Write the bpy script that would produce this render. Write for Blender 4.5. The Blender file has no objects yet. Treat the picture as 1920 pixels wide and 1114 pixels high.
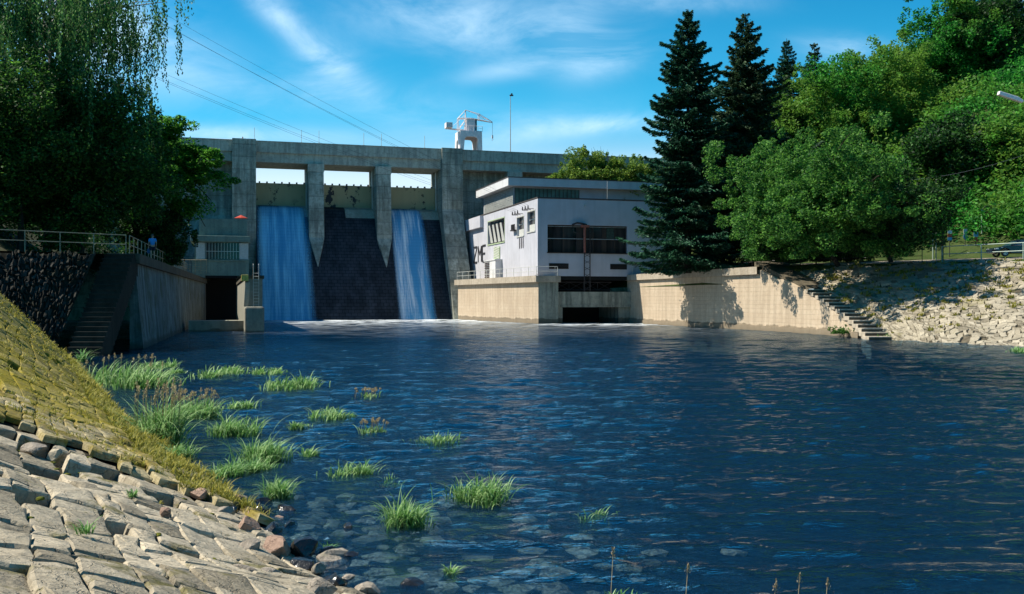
import bpy, math, random
import numpy as np
from mathutils import Vector, Matrix, noise as mnoise
R = math.radians
random.seed(7)
sc = bpy.context.scene
col = sc.collection
# ------------------------------------------------------------------ camera, sky, sun, exposure
F = 1850.0; HOR = 562.0; CZ = 3.0
cd = bpy.data.cameras.new('camera'); cam = bpy.data.objects.new('camera', cd); col.objects.link(cam)
cam.location = (0, 0, CZ); cam.rotation_euler = (R(90), 0, 0)
cd.sensor_width = 36; cd.lens = 36*F/1920; cd.shift_y = 5/1920; cd.clip_end = 4000; cd.clip_start = .1
sc.camera = cam
SUN = Vector((-.833, .066, 1.0)).normalized()      # direction towards the sun
EL = math.asin(SUN.z); AZ = math.atan2(SUN.x, SUN.y)
world = bpy.data.worlds.new('World'); sc.world = world; world.use_nodes = True
sc.view_settings.view_transform = 'Standard'; sc.view_settings.look = 'None'
sc.view_settings.exposure = 0.95; sc.view_settings.gamma = 1
sl = bpy.data.lights.new('sun', 'SUN'); sl.energy = 4.2; sl.angle = R(.5); sl.color = (1, .93, .80)
so = bpy.data.objects.new('sun', sl); col.objects.link(so)
so.rotation_euler = SUN.to_track_quat('Z', 'Y').to_euler(); so.location = (-60, 10, 80)

class G:
    """small node-graph helper"""
    def __init__(s, nt): s.nt = nt; nt.nodes.clear()
    def n(s, t, **k):
        nd = s.nt.nodes.new(t)
        for a, b in k.items():
            if a.startswith('i_'):
                key = a[2:]
                key = int(key) if key.isdigit() else key.replace('_', ' ')
                s.set(nd.inputs[key], b)
            else: setattr(nd, a, b)
        return nd
    def set(s, inp, v):
        if isinstance(v, bpy.types.NodeSocket): s.nt.links.new(v, inp)
        else:
            if isinstance(v, (tuple, list)) and len(v) == 3 and len(getattr(inp, 'default_value', (0,0,0))) == 4: v = (*v, 1)
            inp.default_value = v
    def math(s, op, a, b=0.0, c=0.0, clamp=False):
        m = s.n('ShaderNodeMath', operation=op, use_clamp=clamp); s.set(m.inputs[0], a); s.set(m.inputs[1], b); s.set(m.inputs[2], c); return m.outputs[0]
    def mix(s, f, a, b, bt='MIX'):
        m = s.n('ShaderNodeMix', data_type='RGBA', blend_type=bt); s.set(m.inputs[0], f); s.set(m.inputs[6], a); s.set(m.inputs[7], b); return m.outputs[2]
    def ramp(s, f, st, interp='LINEAR'):
        r = s.n('ShaderNodeValToRGB'); cr = r.color_ramp; cr.interpolation = interp
        while len(cr.elements) < len(st): cr.elements.new(.5)
        for e, (p, c) in zip(cr.elements, st):
            e.position = p; e.color = (c, c, c, 1) if not isinstance(c, tuple) else (*c, 1)
        s.set(r.inputs[0], f); return r.outputs[0]
    def noise(s, vec, scale, det=3, rough=.55, out=0, dist=0.0):
        m = s.n('ShaderNodeTexNoise'); s.set(m.inputs['Vector'], vec); m.inputs['Scale'].default_value = scale
        m.inputs['Detail'].default_value = det; m.inputs['Roughness'].default_value = rough; m.inputs['Distortion'].default_value = dist; return m.outputs[out]
    def mapv(s, vec, scale=(1,1,1), rot=(0,0,0), loc=(0,0,0)):
        m = s.n('ShaderNodeMapping'); s.set(m.inputs[0], vec); m.inputs['Scale'].default_value = scale
        m.inputs['Rotation'].default_value = rot; m.inputs['Location'].default_value = loc; return m.outputs[0]
    def pos(s): return s.n('ShaderNodeNewGeometry').outputs['Position']
    def bump(s, h, strength, dist=.05, normal=None):
        b = s.n('ShaderNodeBump'); s.set(b.inputs['Height'], h); b.inputs['Strength'].default_value = strength; b.inputs['Distance'].default_value = dist
        if normal is not None: s.set(b.inputs['Normal'], normal)
        return b.outputs[0]

# sky: physical sky, tinted like the film, with cirrus cloud
g = G(world.node_tree)
sky = g.n('ShaderNodeTexSky', sky_type='NISHITA', sun_disc=False, sun_elevation=EL, sun_rotation=AZ, altitude=300, air_density=1.0, dust_density=.25, ozone_density=1.6)
tc = g.n('ShaderNodeTexCoord').outputs['Generated']
sep = g.n('ShaderNodeSeparateXYZ'); g.set(sep.inputs[0], tc)
hs = g.n('ShaderNodeHueSaturation', i_Saturation=1.25, i_Value=1.0, i_Color=sky.outputs[0])
hs.inputs['Hue'].default_value = .488
tint = g.mix(1.0, hs.outputs[0], (.05, 1.02, 1.30), 'MULTIPLY')
yy = g.math('MAXIMUM', sep.outputs[1], .05)
U = g.math('DIVIDE', sep.outputs[0], yy); V = g.math('DIVIDE', sep.outputs[2], yy)
comb = g.n('ShaderNodeCombineXYZ'); g.set(comb.inputs[0], U); g.set(comb.inputs[1], V)
wn = g.noise(g.mapv(comb.outputs[0], (7, 16, 1), (0, 0, R(-25))), 1.0, 7, .62, dist=.6)
fine = g.noise(g.mapv(comb.outputs[0], (30, 60, 1), (0, 0, R(-20))), 1.0, 5, .6)
def blob(px, py, wx, wy, ang, amp):
    cu, cv = (px-960)/F, (HOR-py)/F
    du = g.math('SUBTRACT', U, cu); dv = g.math('SUBTRACT', V, cv)
    ca, sa = math.cos(R(ang)), math.sin(R(ang))
    a = g.math('ADD', g.math('MULTIPLY', du, ca), g.math('MULTIPLY', dv, sa))
    b = g.math('SUBTRACT', g.math('MULTIPLY', dv, ca), g.math('MULTIPLY', du, sa))
    q = g.math('ADD', g.math('POWER', g.math('ABSOLUTE', g.math('DIVIDE', a, wx/F)), 2.0), g.math('POWER', g.math('ABSOLUTE', g.math('DIVIDE', b, wy/F)), 2.0))
    return g.math('MULTIPLY', g.math('EXPONENT', g.math('MULTIPLY', q, -1.0)), amp)
tot = None
for b in [(560, 60, 150, 26, -42, .8), (880, 40, 220, 55, -8, .6), (150, 60, 140, 120, 0, 1.0), (1150, 232, 120, 16, 6, .7), (1140, 110, 70, 30, 20, .45),
          (1590, 92, 90, 22, -4, .6), (1930, 40, 60, 90, 0, .95), (430, 252, 220, 16, -2, .55), (1240, 0, 160, 22, 0, .5), (950, 130, 90, 18, 10, .4), (960, 250, 160, 30, 12, .35), (620, 130, 60, 60, -40, .3), (330, 120, 160, 60, -20, .35), (1080, 60, 60, 60, 60, .5), (740, 200, 240, 40, -10, .25)]:
    v = blob(*b); tot = v if tot is None else g.math('ADD', tot, v)
cl = g.math('MULTIPLY', tot, g.math('ADD', .2, g.math('MULTIPLY', g.ramp(wn, [(.34, 0.0), (.60, 1.0)]), 1.1)), clamp=True)
cl = g.math('MULTIPLY', cl, g.math('ADD', .75, g.math('MULTIPLY', fine, .5)), clamp=True)
low = g.ramp(V, [(0.0, .95), (.12, .80), (.155, .42), (.22, .22), (.33, 0.05), (.5, 0.0)])
lowc = g.mix(g.ramp(V, [(.135, 1.0), (.185, 0.0)]), (1.9, 8.6, 12.2), (9.6, 10.6, 11.2))
skyc = g.mix(g.math('MULTIPLY', low, .9), tint, lowc)
skyc = g.mix(g.math('MULTIPLY', cl, .70), skyc, (7.4, 10.2, 12.4))
bg = g.n('ShaderNodeBackground'); g.set(bg.inputs[0], skyc); bg.inputs[1].default_value = .055
wo = g.n('ShaderNodeOutputWorld'); g.set(wo.inputs[0], bg.outputs[0])

# ------------------------------------------------------------------ frames and geometry helpers
TH = math.atan2(.284, .959)
AX, AY = -39.2, 151.0
cu_, su_ = math.cos(TH), math.sin(TH)
def DL(p):          # dam frame (along crest, upstream, z) -> world
    return (AX + p[0]*cu_ - p[1]*su_, AY + p[0]*su_ + p[1]*cu_, p[2])
def WP(px, py, D): return ((px-960)/F*D, D, CZ + (HOR-py)/F*D)
ID = lambda p: p

class MB:
    def __init__(s, fr=ID): s.v = []; s.f = []; s.fr = fr; s.mi = []; s.cur = 0
    def add(s, vs, fs):
        b = len(s.v); s.v += [s.fr(tuple(p)) for p in vs]; s.f += [tuple(i+b for i in f) for f in fs]; s.mi += [s.cur]*len(fs); return s
    def box(s, x0, x1, y0, y1, z0, z1):
        vs = [(x0,y0,z0),(x1,y0,z0),(x1,y1,z0),(x0,y1,z0),(x0,y0,z1),(x1,y0,z1),(x1,y1,z1),(x0,y1,z1)]
        return s.add(vs, [(0,3,2,1),(4,5,6,7),(0,1,5,4),(1,2,6,5),(2,3,7,6),(3,0,4,7)])
    def prism(s, poly, a0, a1, ax='x'):      # poly in the two other axes
        n = len(poly)
        mk = {'x': lambda a, p: (a, p[0], p[1]), 'y': lambda a, p: (p[0], a, p[1]), 'z': lambda a, p: (p[0], p[1], a)}[ax]
        vs = [mk(a0, p) for p in poly] + [mk(a1, p) for p in poly]
        return s.add(vs, [tuple(range(n))[::-1], tuple(range(n, 2*n))] + [(i, (i+1) % n, n+(i+1) % n, n+i) for i in range(n)])
    def tube(s, pts, r, n=6, r1=None, cap=True):
        pts = [Vector(p) for p in pts]; m = len(pts); vs = []; fs = []
        if r1 is None: r1 = r
        for i, p in enumerate(pts):
            d = (pts[min(i+1, m-1)] - pts[max(i-1, 0)]).normalized()
            a = d.cross(Vector((0, 0, 1)) if abs(d.z) < .9 else Vector((1, 0, 0))).normalized(); b = d.cross(a)
            rr = r + (r1-r)*i/max(1, m-1)
            for k in range(n):
                t = 2*math.pi*k/n; vs.append(tuple(p + a*math.cos(t)*rr + b*math.sin(t)*rr))
        for i in range(m-1):
            for k in range(n): fs.append((i*n+k, i*n+(k+1) % n, (i+1)*n+(k+1) % n, (i+1)*n+k))
        if cap: fs += [tuple(range(n))[::-1], tuple(range((m-1)*n, m*n))]
        return s.add(vs, fs)
    def grid(s, P):                           # P[i][j] points
        ni, nj = len(P), len(P[0])
        return s.add([p for r in P for p in r], [(i*nj+j, (i+1)*nj+j, (i+1)*nj+j+1, i*nj+j+1) for i in range(ni-1) for j in range(nj-1)])
    def build(s, name, mat, parent=None, loc=None, smooth=False, bevel=0):
        me = bpy.data.meshes.new(name)
        base = Vector(parent_loc(parent)) if parent else Vector(loc or (0, 0, 0))
        me.from_pydata([tuple(Vector(p)-base) for p in s.v], [], s.f)
        mats = mat if isinstance(mat, list) else [mat]
        for m in mats: me.materials.append(m)
        if len(mats) > 1: me.polygons.foreach_set('material_index', s.mi)
        if smooth: me.polygons.foreach_set('use_smooth', [True]*len(s.f))
        me.update()
        o = bpy.data.objects.new(name, me); col.objects.link(o)
        if parent: o.parent = parent
        else: o.location = base
        if bevel:
            b = o.modifiers.new('bevel', 'BEVEL'); b.width = bevel; b.segments = 2; b.limit_method = 'ANGLE'
        return o
def parent_loc(o):
    l = Vector((0, 0, 0))
    while o: l += o.location; o = o.parent
    return l
def tag(o, label, cat, group=None, kind=None):
    if label: o['label'] = label
    if cat: o['category'] = cat
    if group: o['group'] = group
    if kind: o['kind'] = kind
    return o
def thing(name, label, cat, loc, group=None):
    o = bpy.data.objects.new(name, None); o.empty_display_size = .3; col.objects.link(o); o.location = loc
    return tag(o, label, cat, group)
def struct(o): o['kind'] = 'structure'; return o
def np_mesh(name, V, Fq, mat, parent=None, loc=(0, 0, 0)):
    """V (n,3) float, Fq (m,k) int"""
    base = np.array(parent_loc(parent)) if parent else np.array(loc, float)
    V = np.asarray(V, np.float32) - base.astype(np.float32); m, k = Fq.shape
    me = bpy.data.meshes.new(name)
    me.vertices.add(len(V)); me.vertices.foreach_set('co', V.ravel())
    me.loops.add(m*k); me.loops.foreach_set('vertex_index', Fq.astype(np.int32).ravel())
    me.polygons.add(m); me.polygons.foreach_set('loop_start', np.arange(0, m*k, k, dtype=np.int32))
    me.materials.append(mat); me.update(calc_edges=True)
    o = bpy.data.objects.new(name, me); col.objects.link(o)
    if parent: o.parent = parent
    else: o.location = loc
    return o

# ------------------------------------------------------------------ materials
def newmat(name):
    m = bpy.data.materials.new(name); m.use_nodes = True; return m, G(m.node_tree)
def finish(g, bsdf):
    o = g.n('ShaderNodeOutputMaterial'); g.set(o.inputs[0], bsdf)
def principled(g, colr, rough=.8, spec=.3, normal=None, metal=0):
    p = g.n('ShaderNodeBsdfPrincipled'); g.set(p.inputs['Base Color'], colr); g.set(p.inputs['Roughness'], rough)
    p.inputs['Specular IOR Level'].default_value = spec; p.inputs['Metallic'].default_value = metal
    if normal is not None: g.set(p.inputs['Normal'], normal)
    return p.outputs[0]
def damcoords(g):
    return g.mapv(g.pos(), rot=(0, 0, -TH))
def simple(name, c, rough=.6, spec=.3, var=.15, scale=6, metal=0, bump=.1):
    m, g = newmat(name); p = g.pos(); n = g.noise(p, scale, 4)
    cc = g.mix(g.ramp(n, [(.3, 0.0), (.7, 1.0)]), tuple(x*(1-var) for x in c), tuple(min(1, x*(1+var)) for x in c))
    finish(g, principled(g, cc, rough, spec, g.bump(n, bump, .02), metal)); return m
def concrete(name, light, dark, stain=.6, streak=.6, boards=None, bscale=1.0, lnw=.45, rough=.9, moss=None, low=None, thr=(.38, .68)):
    m, g = newmat(name); p = damcoords(g)
    big = g.ramp(g.noise(p, .35, 6, .68), [(thr[0], 0.0), (thr[1], 1.0)])
    st = g.ramp(g.noise(g.mapv(p, (1.6, 1.6, .12)), 1.0, 5, .65), [(.46, 0.0), (.60, 1.0)])
    fine = g.noise(p, 6, 5, .65)
    pitt = g.ramp(g.noise(p, 2.2, 6, .7), [(.50, 0.0), (.62, 1.0)])
    c = g.mix(g.math('MULTIPLY', big, stain), light, dark)
    c = g.mix(g.math('MULTIPLY', st, streak), c, tuple(x*.42 for x in dark))
    lime = g.ramp(g.noise(g.mapv(p, (1.3, 1.3, .09), loc=(7, 3, 0)), 1.0, 4, .6), [(.58, 0.0), (.68, 1.0)]); c = g.mix(g.math('MULTIPLY', lime, streak*.45), c, tuple(min(1, x*1.35) for x in light))
    c = g.mix(g.math('MULTIPLY', pitt, .55), c, tuple(x*.75 for x in dark))
    c = g.mix(g.math('MULTIPLY', fine, .5), c, tuple(min(1, x*1.25) for x in light))
    h = g.math('MULTIPLY', fine, .6)
    sp = g.n('ShaderNodeSeparateXYZ'); g.set(sp.inputs[0], p)
    if moss:
        mn = g.ramp(g.noise(p, .5, 5, .65), [(.5, 0.0), (.62, 1.0)]); c = g.mix(g.math('MULTIPLY', mn, moss[1]), c, moss[0])
    if low is not None:     # wet, algae-dark band near the water line
        lw = g.ramp(g.math('ADD', sp.outputs[2], g.math('MULTIPLY', g.noise(p, .8, 4), .7)), [(.0, 1.0), (min(1, .55*low), .75), (min(1, .75*low), 0.0)])
        c = g.mix(g.math('MULTIPLY', lw, .8), c, (.035, .032, .018))
    if boards:
        if boards == 'h': q = sp.outputs[2]
        else: q = g.math('ADD', sp.outputs[0], sp.outputs[1])
        fr = g.math('FRACT', g.math('MULTIPLY', q, 1/bscale)); fl = g.math('FLOOR', g.math('MULTIPLY', q, 1/bscale))
        ln = g.ramp(fr, [(0.0, 1.0), (.05, .0), (.95, .0), (1.0, 1.0)])
        wnz = g.n('ShaderNodeTexWhiteNoise', noise_dimensions='1D'); g.set(wnz.inputs['W'], fl)
        c = g.mix(g.math('MULTIPLY', wnz.outputs[0], .28), c, dark)
        c = g.mix(g.math('MULTIPLY', ln, lnw), c, tuple(x*.4 for x in dark))
        h = g.math('SUBTRACT', h, g.math('MULTIPLY', ln, .8))
    finish(g, principled(g, c, rough, .2, g.bump(h, .5, .05))); return m

M = {}
M['dam'] = concrete('dam_concrete', (.46, .46, .38), (.085, .105, .095), .95, .85, 'h', 1.9, moss=((.10, .09, .045), .35))
M['damdeck'] = concrete('deck_concrete', (.42, .42, .35), (.15, .165, .155), .75, .5, None, thr=(.45, .7))
M['tower'] = concrete('tower_concrete', (.20, .26, .21), (.10, .14, .12), .6, .4)
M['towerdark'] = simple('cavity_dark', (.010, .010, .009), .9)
M['leftwall'] = concrete('plank_marked_concrete', (.22, .26, .25), (.05, .06, .055), .8, .95, 'v', .55, moss=((.06, .065, .02), .6), low=1.1)
M['warm'] = concrete('warm_concrete', (.48, .39, .285), (.38, .29, .20), .85, .42, 'h', .42, lnw=.12, low=1.6)
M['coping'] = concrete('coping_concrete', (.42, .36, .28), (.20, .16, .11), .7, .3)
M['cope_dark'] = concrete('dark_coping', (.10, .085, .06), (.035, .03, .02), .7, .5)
M['pier_front'] = concrete('wet_stained_concrete', (.28, .29, .24), (.09, .12, .11), .9, .9, low=2.0)
M['rubblestep'] = concrete('shade_dark_step_concrete', (.035, .033, .026), (.016, .016, .011), .8, .6)  # tree shade on the left steps is put into this dark colour
M['block'] = concrete('block_concrete', (.27, .26, .21), (.13, .13, .105), .7, .3, low=.8)
def stucco(name, c):
    m, g = newmat(name); p = damcoords(g); n = g.noise(p, .35, 5, .6); f = g.noise(p, 9, 4)
    st = g.ramp(g.noise(g.mapv(p, (1.2, 1.2, .1)), 1.0, 4), [(.5, 0.0), (.68, 1.0)])
    cc = g.mix(g.math('MULTIPLY', g.ramp(n, [(.4, 0.0), (.62, 1.0)]), .6), c, tuple(x*.8 for x in c)); cc = g.mix(g.math('MULTIPLY', st, .28), cc, tuple(x*.6 for x in c))
    finish(g, principled(g, cc, .85, .2, g.bump(f, .25, .03))); return m
M['white'] = stucco('white_render', (.47, .47, .51))
M['fascia'] = stucco('roof_fascia', (.58, .58, .58))
M['cladding'] = simple('corrugated_cladding', (.30, .31, .29), .6, .3, .2, 2)
M['glassband'] = simple('green_glazing', (.10, .16, .13), .3, .4, .35, 1.2)
M['felt'] = simple('roof_edge_felt', (.07, .06, .055), .8)
def window_mat():
    m, g = newmat('window_glass'); p = damcoords(g); n = g.ramp(g.noise(g.mapv(p, (1.3, 1.3, .1)), 1.0, 3), [(.35, (.012, .012, .014)), (.55, (.035, .030, .032)), (.75, (.06, .05, .05))])
    finish(g, principled(g, n, .12, .5)); return m
M['glass'] = window_mat()
M['curtain'] = simple('curtain_glass', (.045, .07, .06), .3, .4, .5, 3)
M['frame_dark'] = simple('dark_window_frame', (.05, .035, .03), .5)
M['frame_light'] = simple('pale_window_bar', (.34, .36, .36), .5)
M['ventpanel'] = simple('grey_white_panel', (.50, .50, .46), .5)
M['letter'] = simple('black_letter', (.03, .03, .035), .5)
M['louver'] = simple('pale_green_louver', (.36, .44, .27), .6)
M['rail_light'] = simple('galvanised_rail', (.50, .50, .45), .45, .4)
M['rail_rust'] = simple('rusty_cream_rail', (.30, .25, .16), .6, .3, .35, 3)
M['rail_green'] = simple('pale_green_rail', (.30, .38, .32), .5, .3)
M['iron'] = simple('dark_iron', (.035, .03, .03), .55, .4)
M['rust'] = simple('red_brown_paint', (.30, .10, .07), .6, .3, .3)
M['cranew'] = simple('white_crane_paint', (.72, .66, .66), .5, .3, .1, 1.5)
M['craneb'] = simple('blue_shadow_paint', (.05, .11, .16), .6)
M['yellow'] = simple('faded_yellow_paint', (.50, .42, .10), .6, .3, .3, 4)
M['red'] = simple('red_cloth', (.45, .05, .03), .8)
M['wire'] = simple('wire_grey', (.06, .075, .085), .6)
M['ceramic'] = simple('insulator_brown', (.07, .05, .04), .3, .5)
def gate_mat():
    m, g = newmat('peeling_gate_paint'); p = damcoords(g)
    n = g.noise(g.mapv(p, (1, 1, .8)), .55, 7, .68); pe = g.ramp(n, [(.555, 0.0), (.57, 1.0)])
    ax = g.noise(p, .12, 2); sel = g.ramp(ax, [(.42, 0.0), (.5, 1.0)]); pe = g.math('MULTIPLY', pe, sel)
    st = g.noise(g.mapv(p, (2, 2, .15)), 1.0, 4)
    c = g.mix(st, (.40, .34, .19), (.28, .25, .14)); c = g.mix(pe, c, (.025, .03, .035))
    finish(g, principled(g, c, .6, .3, g.bump(pe, .3, .02))); return m
M['gate'] = gate_mat()
def spill_mat():
    m, g = newmat('spillway_blocks'); p = damcoords(g); sp = g.n('ShaderNodeSeparateXYZ'); g.set(sp.inputs[0], p)
    cb = g.n('ShaderNodeCombineXYZ'); g.set(cb.inputs[0], sp.outputs[0]); g.set(cb.inputs[1], sp.outputs[2])
    br = g.n('ShaderNodeTexBrick'); g.set(br.inputs['Vector'], cb.outputs[0]); br.inputs['Scale'].default_value = 1.0
    br.inputs['Brick Width'].default_value = .9; br.inputs['Row Height'].default_value = .5; br.inputs['Mortar Size'].default_value = .035
    br.inputs['Color1'].default_value = (.034, .038, .046, 1); br.inputs['Color2'].default_value = (.026, .030, .037, 1); br.inputs['Mortar'].default_value = (.008, .009, .012, 1)
    wt = g.ramp(g.noise(g.mapv(p, (.8, .8, .1)), 1.0, 4), [(.4, .7), (.7, 1.5)])
    c = g.mix(1.0, br.outputs[0], wt, 'MULTIPLY')
    finish(g, principled(g, c, .7, .15, g.bump(br.outputs['Fac'], -.6, .06))); return m
M['spill'] = spill_mat()
def fall_mat(name, dens, whit, basec, t0):
    m, g = newmat(name); p = damcoords(g)
    a = g.noise(g.mapv(p, (1.0, .1, .07)), 1.0, 3, .5); b = g.noise(g.mapv(p, (7, .3, .22)), 1.0, 4, .6); sp = g.noise(g.mapv(p, (14, 3, 5)), 1.0, 4, .7)
    blk = g.n('ShaderNodeSeparateXYZ'); g.set(blk.inputs[0], p)
    rows = g.ramp(g.math('FRACT', g.math('MULTIPLY', blk.outputs[2], 2.0)), [(0.0, .88), (.15, 1.0), (.85, 1.0), (1.0, .88)])
    d = g.math('ADD', g.math('MULTIPLY', a, 1.2), g.math('MULTIPLY', b, .7)); d = g.math('ADD', d, g.math('MULTIPLY', sp, .35))
    tcg = g.n('ShaderNodeTexCoord').outputs['Generated']; sg = g.n('ShaderNodeSeparateXYZ'); g.set(sg.inputs[0], tcg)
    al = g.ramp(g.math('ADD', d, dens), [(.95, .12), (1.5, .85)])
    ed = g.n('ShaderNodeAttribute', attribute_name='edge').outputs['Fac']
    al = g.math('MULTIPLY', g.math('MULTIPLY', al, ed), rows)
    cc = g.mix(g.ramp(g.math('ADD', d, -t0+.5), [(.45, 0.0), (.8, 1.0)]), basec, whit)
    df = principled(g, cc, .35, .4, g.bump(b, .4, .05)); tr = g.n('ShaderNodeBsdfTransparent')
    mx = g.n('ShaderNodeMixShader'); g.set(mx.inputs[0], al); g.set(mx.inputs[1], tr.outputs[0]); g.set(mx.inputs[2], df); finish(g, mx.outputs[0]); return m
M['fall1'] = fall_mat('falling_water_thin', .20, (.30, .68, .88), (.08, .34, .58), 1.05); M['fall3'] = fall_mat('falling_water_thick', .30, (.98, 1.0, 1.0), (.10, .38, .64), 1.12)
def stone_mat(name, a, b, mossc=None, mossamt=0., scale=1.0, mthr=(.46, .58)):
    m, g = newmat(name); p = g.pos(); rnd = g.n('ShaderNodeNewGeometry').outputs['Random Per Island']
    c = g.ramp(rnd, [(0.0, tuple(x*.6 for x in a)), (.2, a), (.6, b), (.85, tuple((x+y)/2 for x, y in zip(a, b))), (1.0, tuple(min(1, x*1.15) for x in b))])
    n1 = g.noise(p, 5*scale, 6, .65); n2 = g.noise(p, 22*scale, 5, .7)
    c = g.mix(g.math('MULTIPLY', g.ramp(n1, [(.42, 0.0), (.68, 1.0)]), .55), c, tuple(x*.5 for x in a))
    c = g.mix(g.math('MULTIPLY', g.ramp(n2, [(.45, 0.0), (.75, 1.0)]), .35), c, tuple(min(1, x*1.35) for x in b))
    if mossc:
        mn = g.ramp(g.noise(p, 1.3*scale, 6, .7), [(mthr[0], 0.0), (mthr[1], 1.0)])
        mc = g.mix(g.noise(p, 9*scale, 3), mossc, tuple(x*.45 for x in mossc)); c = g.mix(g.math('MULTIPLY', mn, mossamt), c, mc)
    h = g.math('ADD', g.math('MULTIPLY', n1, 1.0), g.math('MULTIPLY', n2, .35))
    cr = g.n('ShaderNodeTexVoronoi', feature='DISTANCE_TO_EDGE'); g.set(cr.inputs['Vector'], g.n('ShaderNodeVectorMath', operation='ADD', i_0=p, i_1=g.n('ShaderNodeVectorMath', operation='SCALE', i_0=g.noise(p, 6*scale, 3, out=1), i_Scale=.25/scale).outputs[0]).outputs[0]); cr.inputs['Scale'].default_value = 3.2*scale
    ck = g.ramp(cr.outputs['Distance'], [(0.0, 1.0), (.02, 0.0)]); c = g.mix(g.math('MULTIPLY', ck, .45), c, tuple(x*.3 for x in a)); h = g.math('SUBTRACT', h, g.math('MULTIPLY', ck, .3))
    finish(g, principled(g, c, .92, .15, g.bump(h, .8, .05))); return m
M['stone'] = stone_mat('grey_paving_stone', (.29, .25, .18), (.46, .395, .29), (.13, .12, .02), .75, 1.0, (.56, .64))
M['stonedry'] = stone_mat('weathered_paving_stone', (.28, .235, .13), (.41, .345, .20), (.26, .20, .025), .85, 1.0, (.46, .56))
M['stonemoss'] = stone_mat('mossy_paving_stone', (.22, .185, .06), (.33, .27, .09), (.29, .235, .014), .95, .8, (.40, .58))
M['stoneright'] = stone_mat('pale_bank_stone', (.25, .215, .155), (.37, .325, .245), (.26, .23, .08), .5, .35, (.58, .66))
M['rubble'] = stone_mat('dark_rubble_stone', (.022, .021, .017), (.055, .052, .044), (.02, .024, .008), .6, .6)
M['rock'] = stone_mat('bank_rock', (.22, .19, .155), (.36, .31, .25), (.10, .11, .02), .5, 1.6, (.58, .66))
M['rockred'] = stone_mat('reddish_rock', (.26, .17, .125), (.36, .25, .19), None, 0, 1.8)
M['rockwet'] = simple('wet_black_rock', (.018, .016, .014), .22, .6, .4, 14, bump=.6)
M['bedstone'] = stone_mat('submerged_stone', (.30, .22, .15), (.50, .39, .27), (.12, .13, .06), .5, 1.2)
M['mud'] = simple('dark_joint_soil', (.028, .024, .015), .95, .1, .4, 4, bump=.5)
M['bankjoint'] = simple('grey_joint_soil', (.10, .085, .06), .95, .1, .4, 3, bump=.5)
def foliage(name, a, b, trans=.35, big=None):
    m, g = newmat(name); rnd = g.n('ShaderNodeNewGeometry').outputs['Random Per Island']
    c = g.ramp(rnd, [(0.0, tuple(x*.6 for x in a)), (.4, a), (.85, b), (1.0, tuple(min(1, x*1.3) for x in b))])
    if big:
        n = g.ramp(g.noise(g.pos(), big[0], 3), [(.45, 0.0), (.62, 1.0)]); c = g.mix(g.math('MULTIPLY', n, .8), c, big[1])
    d = g.n('ShaderNodeBsdfPrincipled'); g.set(d.inputs['Base Color'], c); d.inputs['Roughness'].default_value = .6; d.inputs['Specular IOR Level'].default_value = .25
    t = g.n('ShaderNodeBsdfTranslucent'); g.set(t.inputs[0], c)
    mx = g.n('ShaderNodeMixShader'); mx.inputs[0].default_value = trans; g.set(mx.inputs[1], d.outputs[0]); g.set(mx.inputs[2], t.outputs[0]); finish(g, mx.outputs[0]); return m
M['lf_dark'] = foliage('dark_leaves', (.010, .042, .009), (.04, .13, .02))
M['lf_mid'] = foliage('mid_green_leaves', (.02, .075, .015), (.08, .19, .03), .5)
M['lf_birch'] = foliage('birch_leaves', (.035, .13, .035), (.13, .26, .07), .45)
M['lf_maple'] = foliage('fresh_green_leaves', (.05, .20, .02), (.14, .36, .04), .55)
M['lf_spruce'] = foliage('spruce_needles', (.009, .052, .028), (.03, .125, .055), .15)
M['lf_spruce2'] = foliage('larch_needles', (.020, .060, .028), (.055, .105, .04), .15)
M['lf_willow'] = foliage('light_willow_leaves', (.03, .13, .02), (.13, .30, .045), .45)
M['lf_hill'] = foliage('hillside_leaves', (.015, .15, .02), (.07, .34, .04), .5, (.09, (.15, .27, .035)))
M['lf_yellow'] = foliage('yellow_green_leaves', (.11, .22, .03), (.24, .34, .05), .4)
M['reed'] = foliage('reed_blades', (.13, .30, .07), (.38, .54, .24), .4)
M['seed'] = foliage('seed_heads', (.40, .31, .17), (.62, .50, .30), .4)
M['drygrass'] = foliage('dry_grass', (.20, .21, .03), (.38, .33, .06), .35)
M['bark'] = simple('dark_bark', (.045, .036, .028), .9, .1, .4, 5, bump=.6)
M['birchbark'] = simple('birch_bark', (.22, .21, .19), .8, .1, .6, 3, bump=.4)
def ground_mat(name, a, b, c3):
    m, g = newmat(name); p = g.pos(); n = g.noise(p, .6, 6, .65); n2 = g.noise(p, 7, 5, .7)
    c = g.mix(g.ramp(n, [(.4, 0.0), (.6, 1.0)]), a, b); c = g.mix(g.ramp(n2, [(.5, 0.0), (.7, .7)]), c, c3)
    finish(g, principled(g, c, .95, .1, g.bump(n2, .6, .1))); return m
M['grassland'] = ground_mat('grass_ground', (.03, .055, .014), (.05, .075, .02), (.10, .085, .045))
M['earth'] = ground_mat('earth_ground', (.05, .05, .03), (.03, .045, .015), (.08, .06, .04))
M['bed'] = ground_mat('riverbed_silt', (.008, .022, .034), (.014, .030, .036), (.025, .034, .030))
M['road'] = ground_mat('pale_asphalt', (.26, .22, .17), (.30, .26, .20), (.20, .17, .13))
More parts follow.
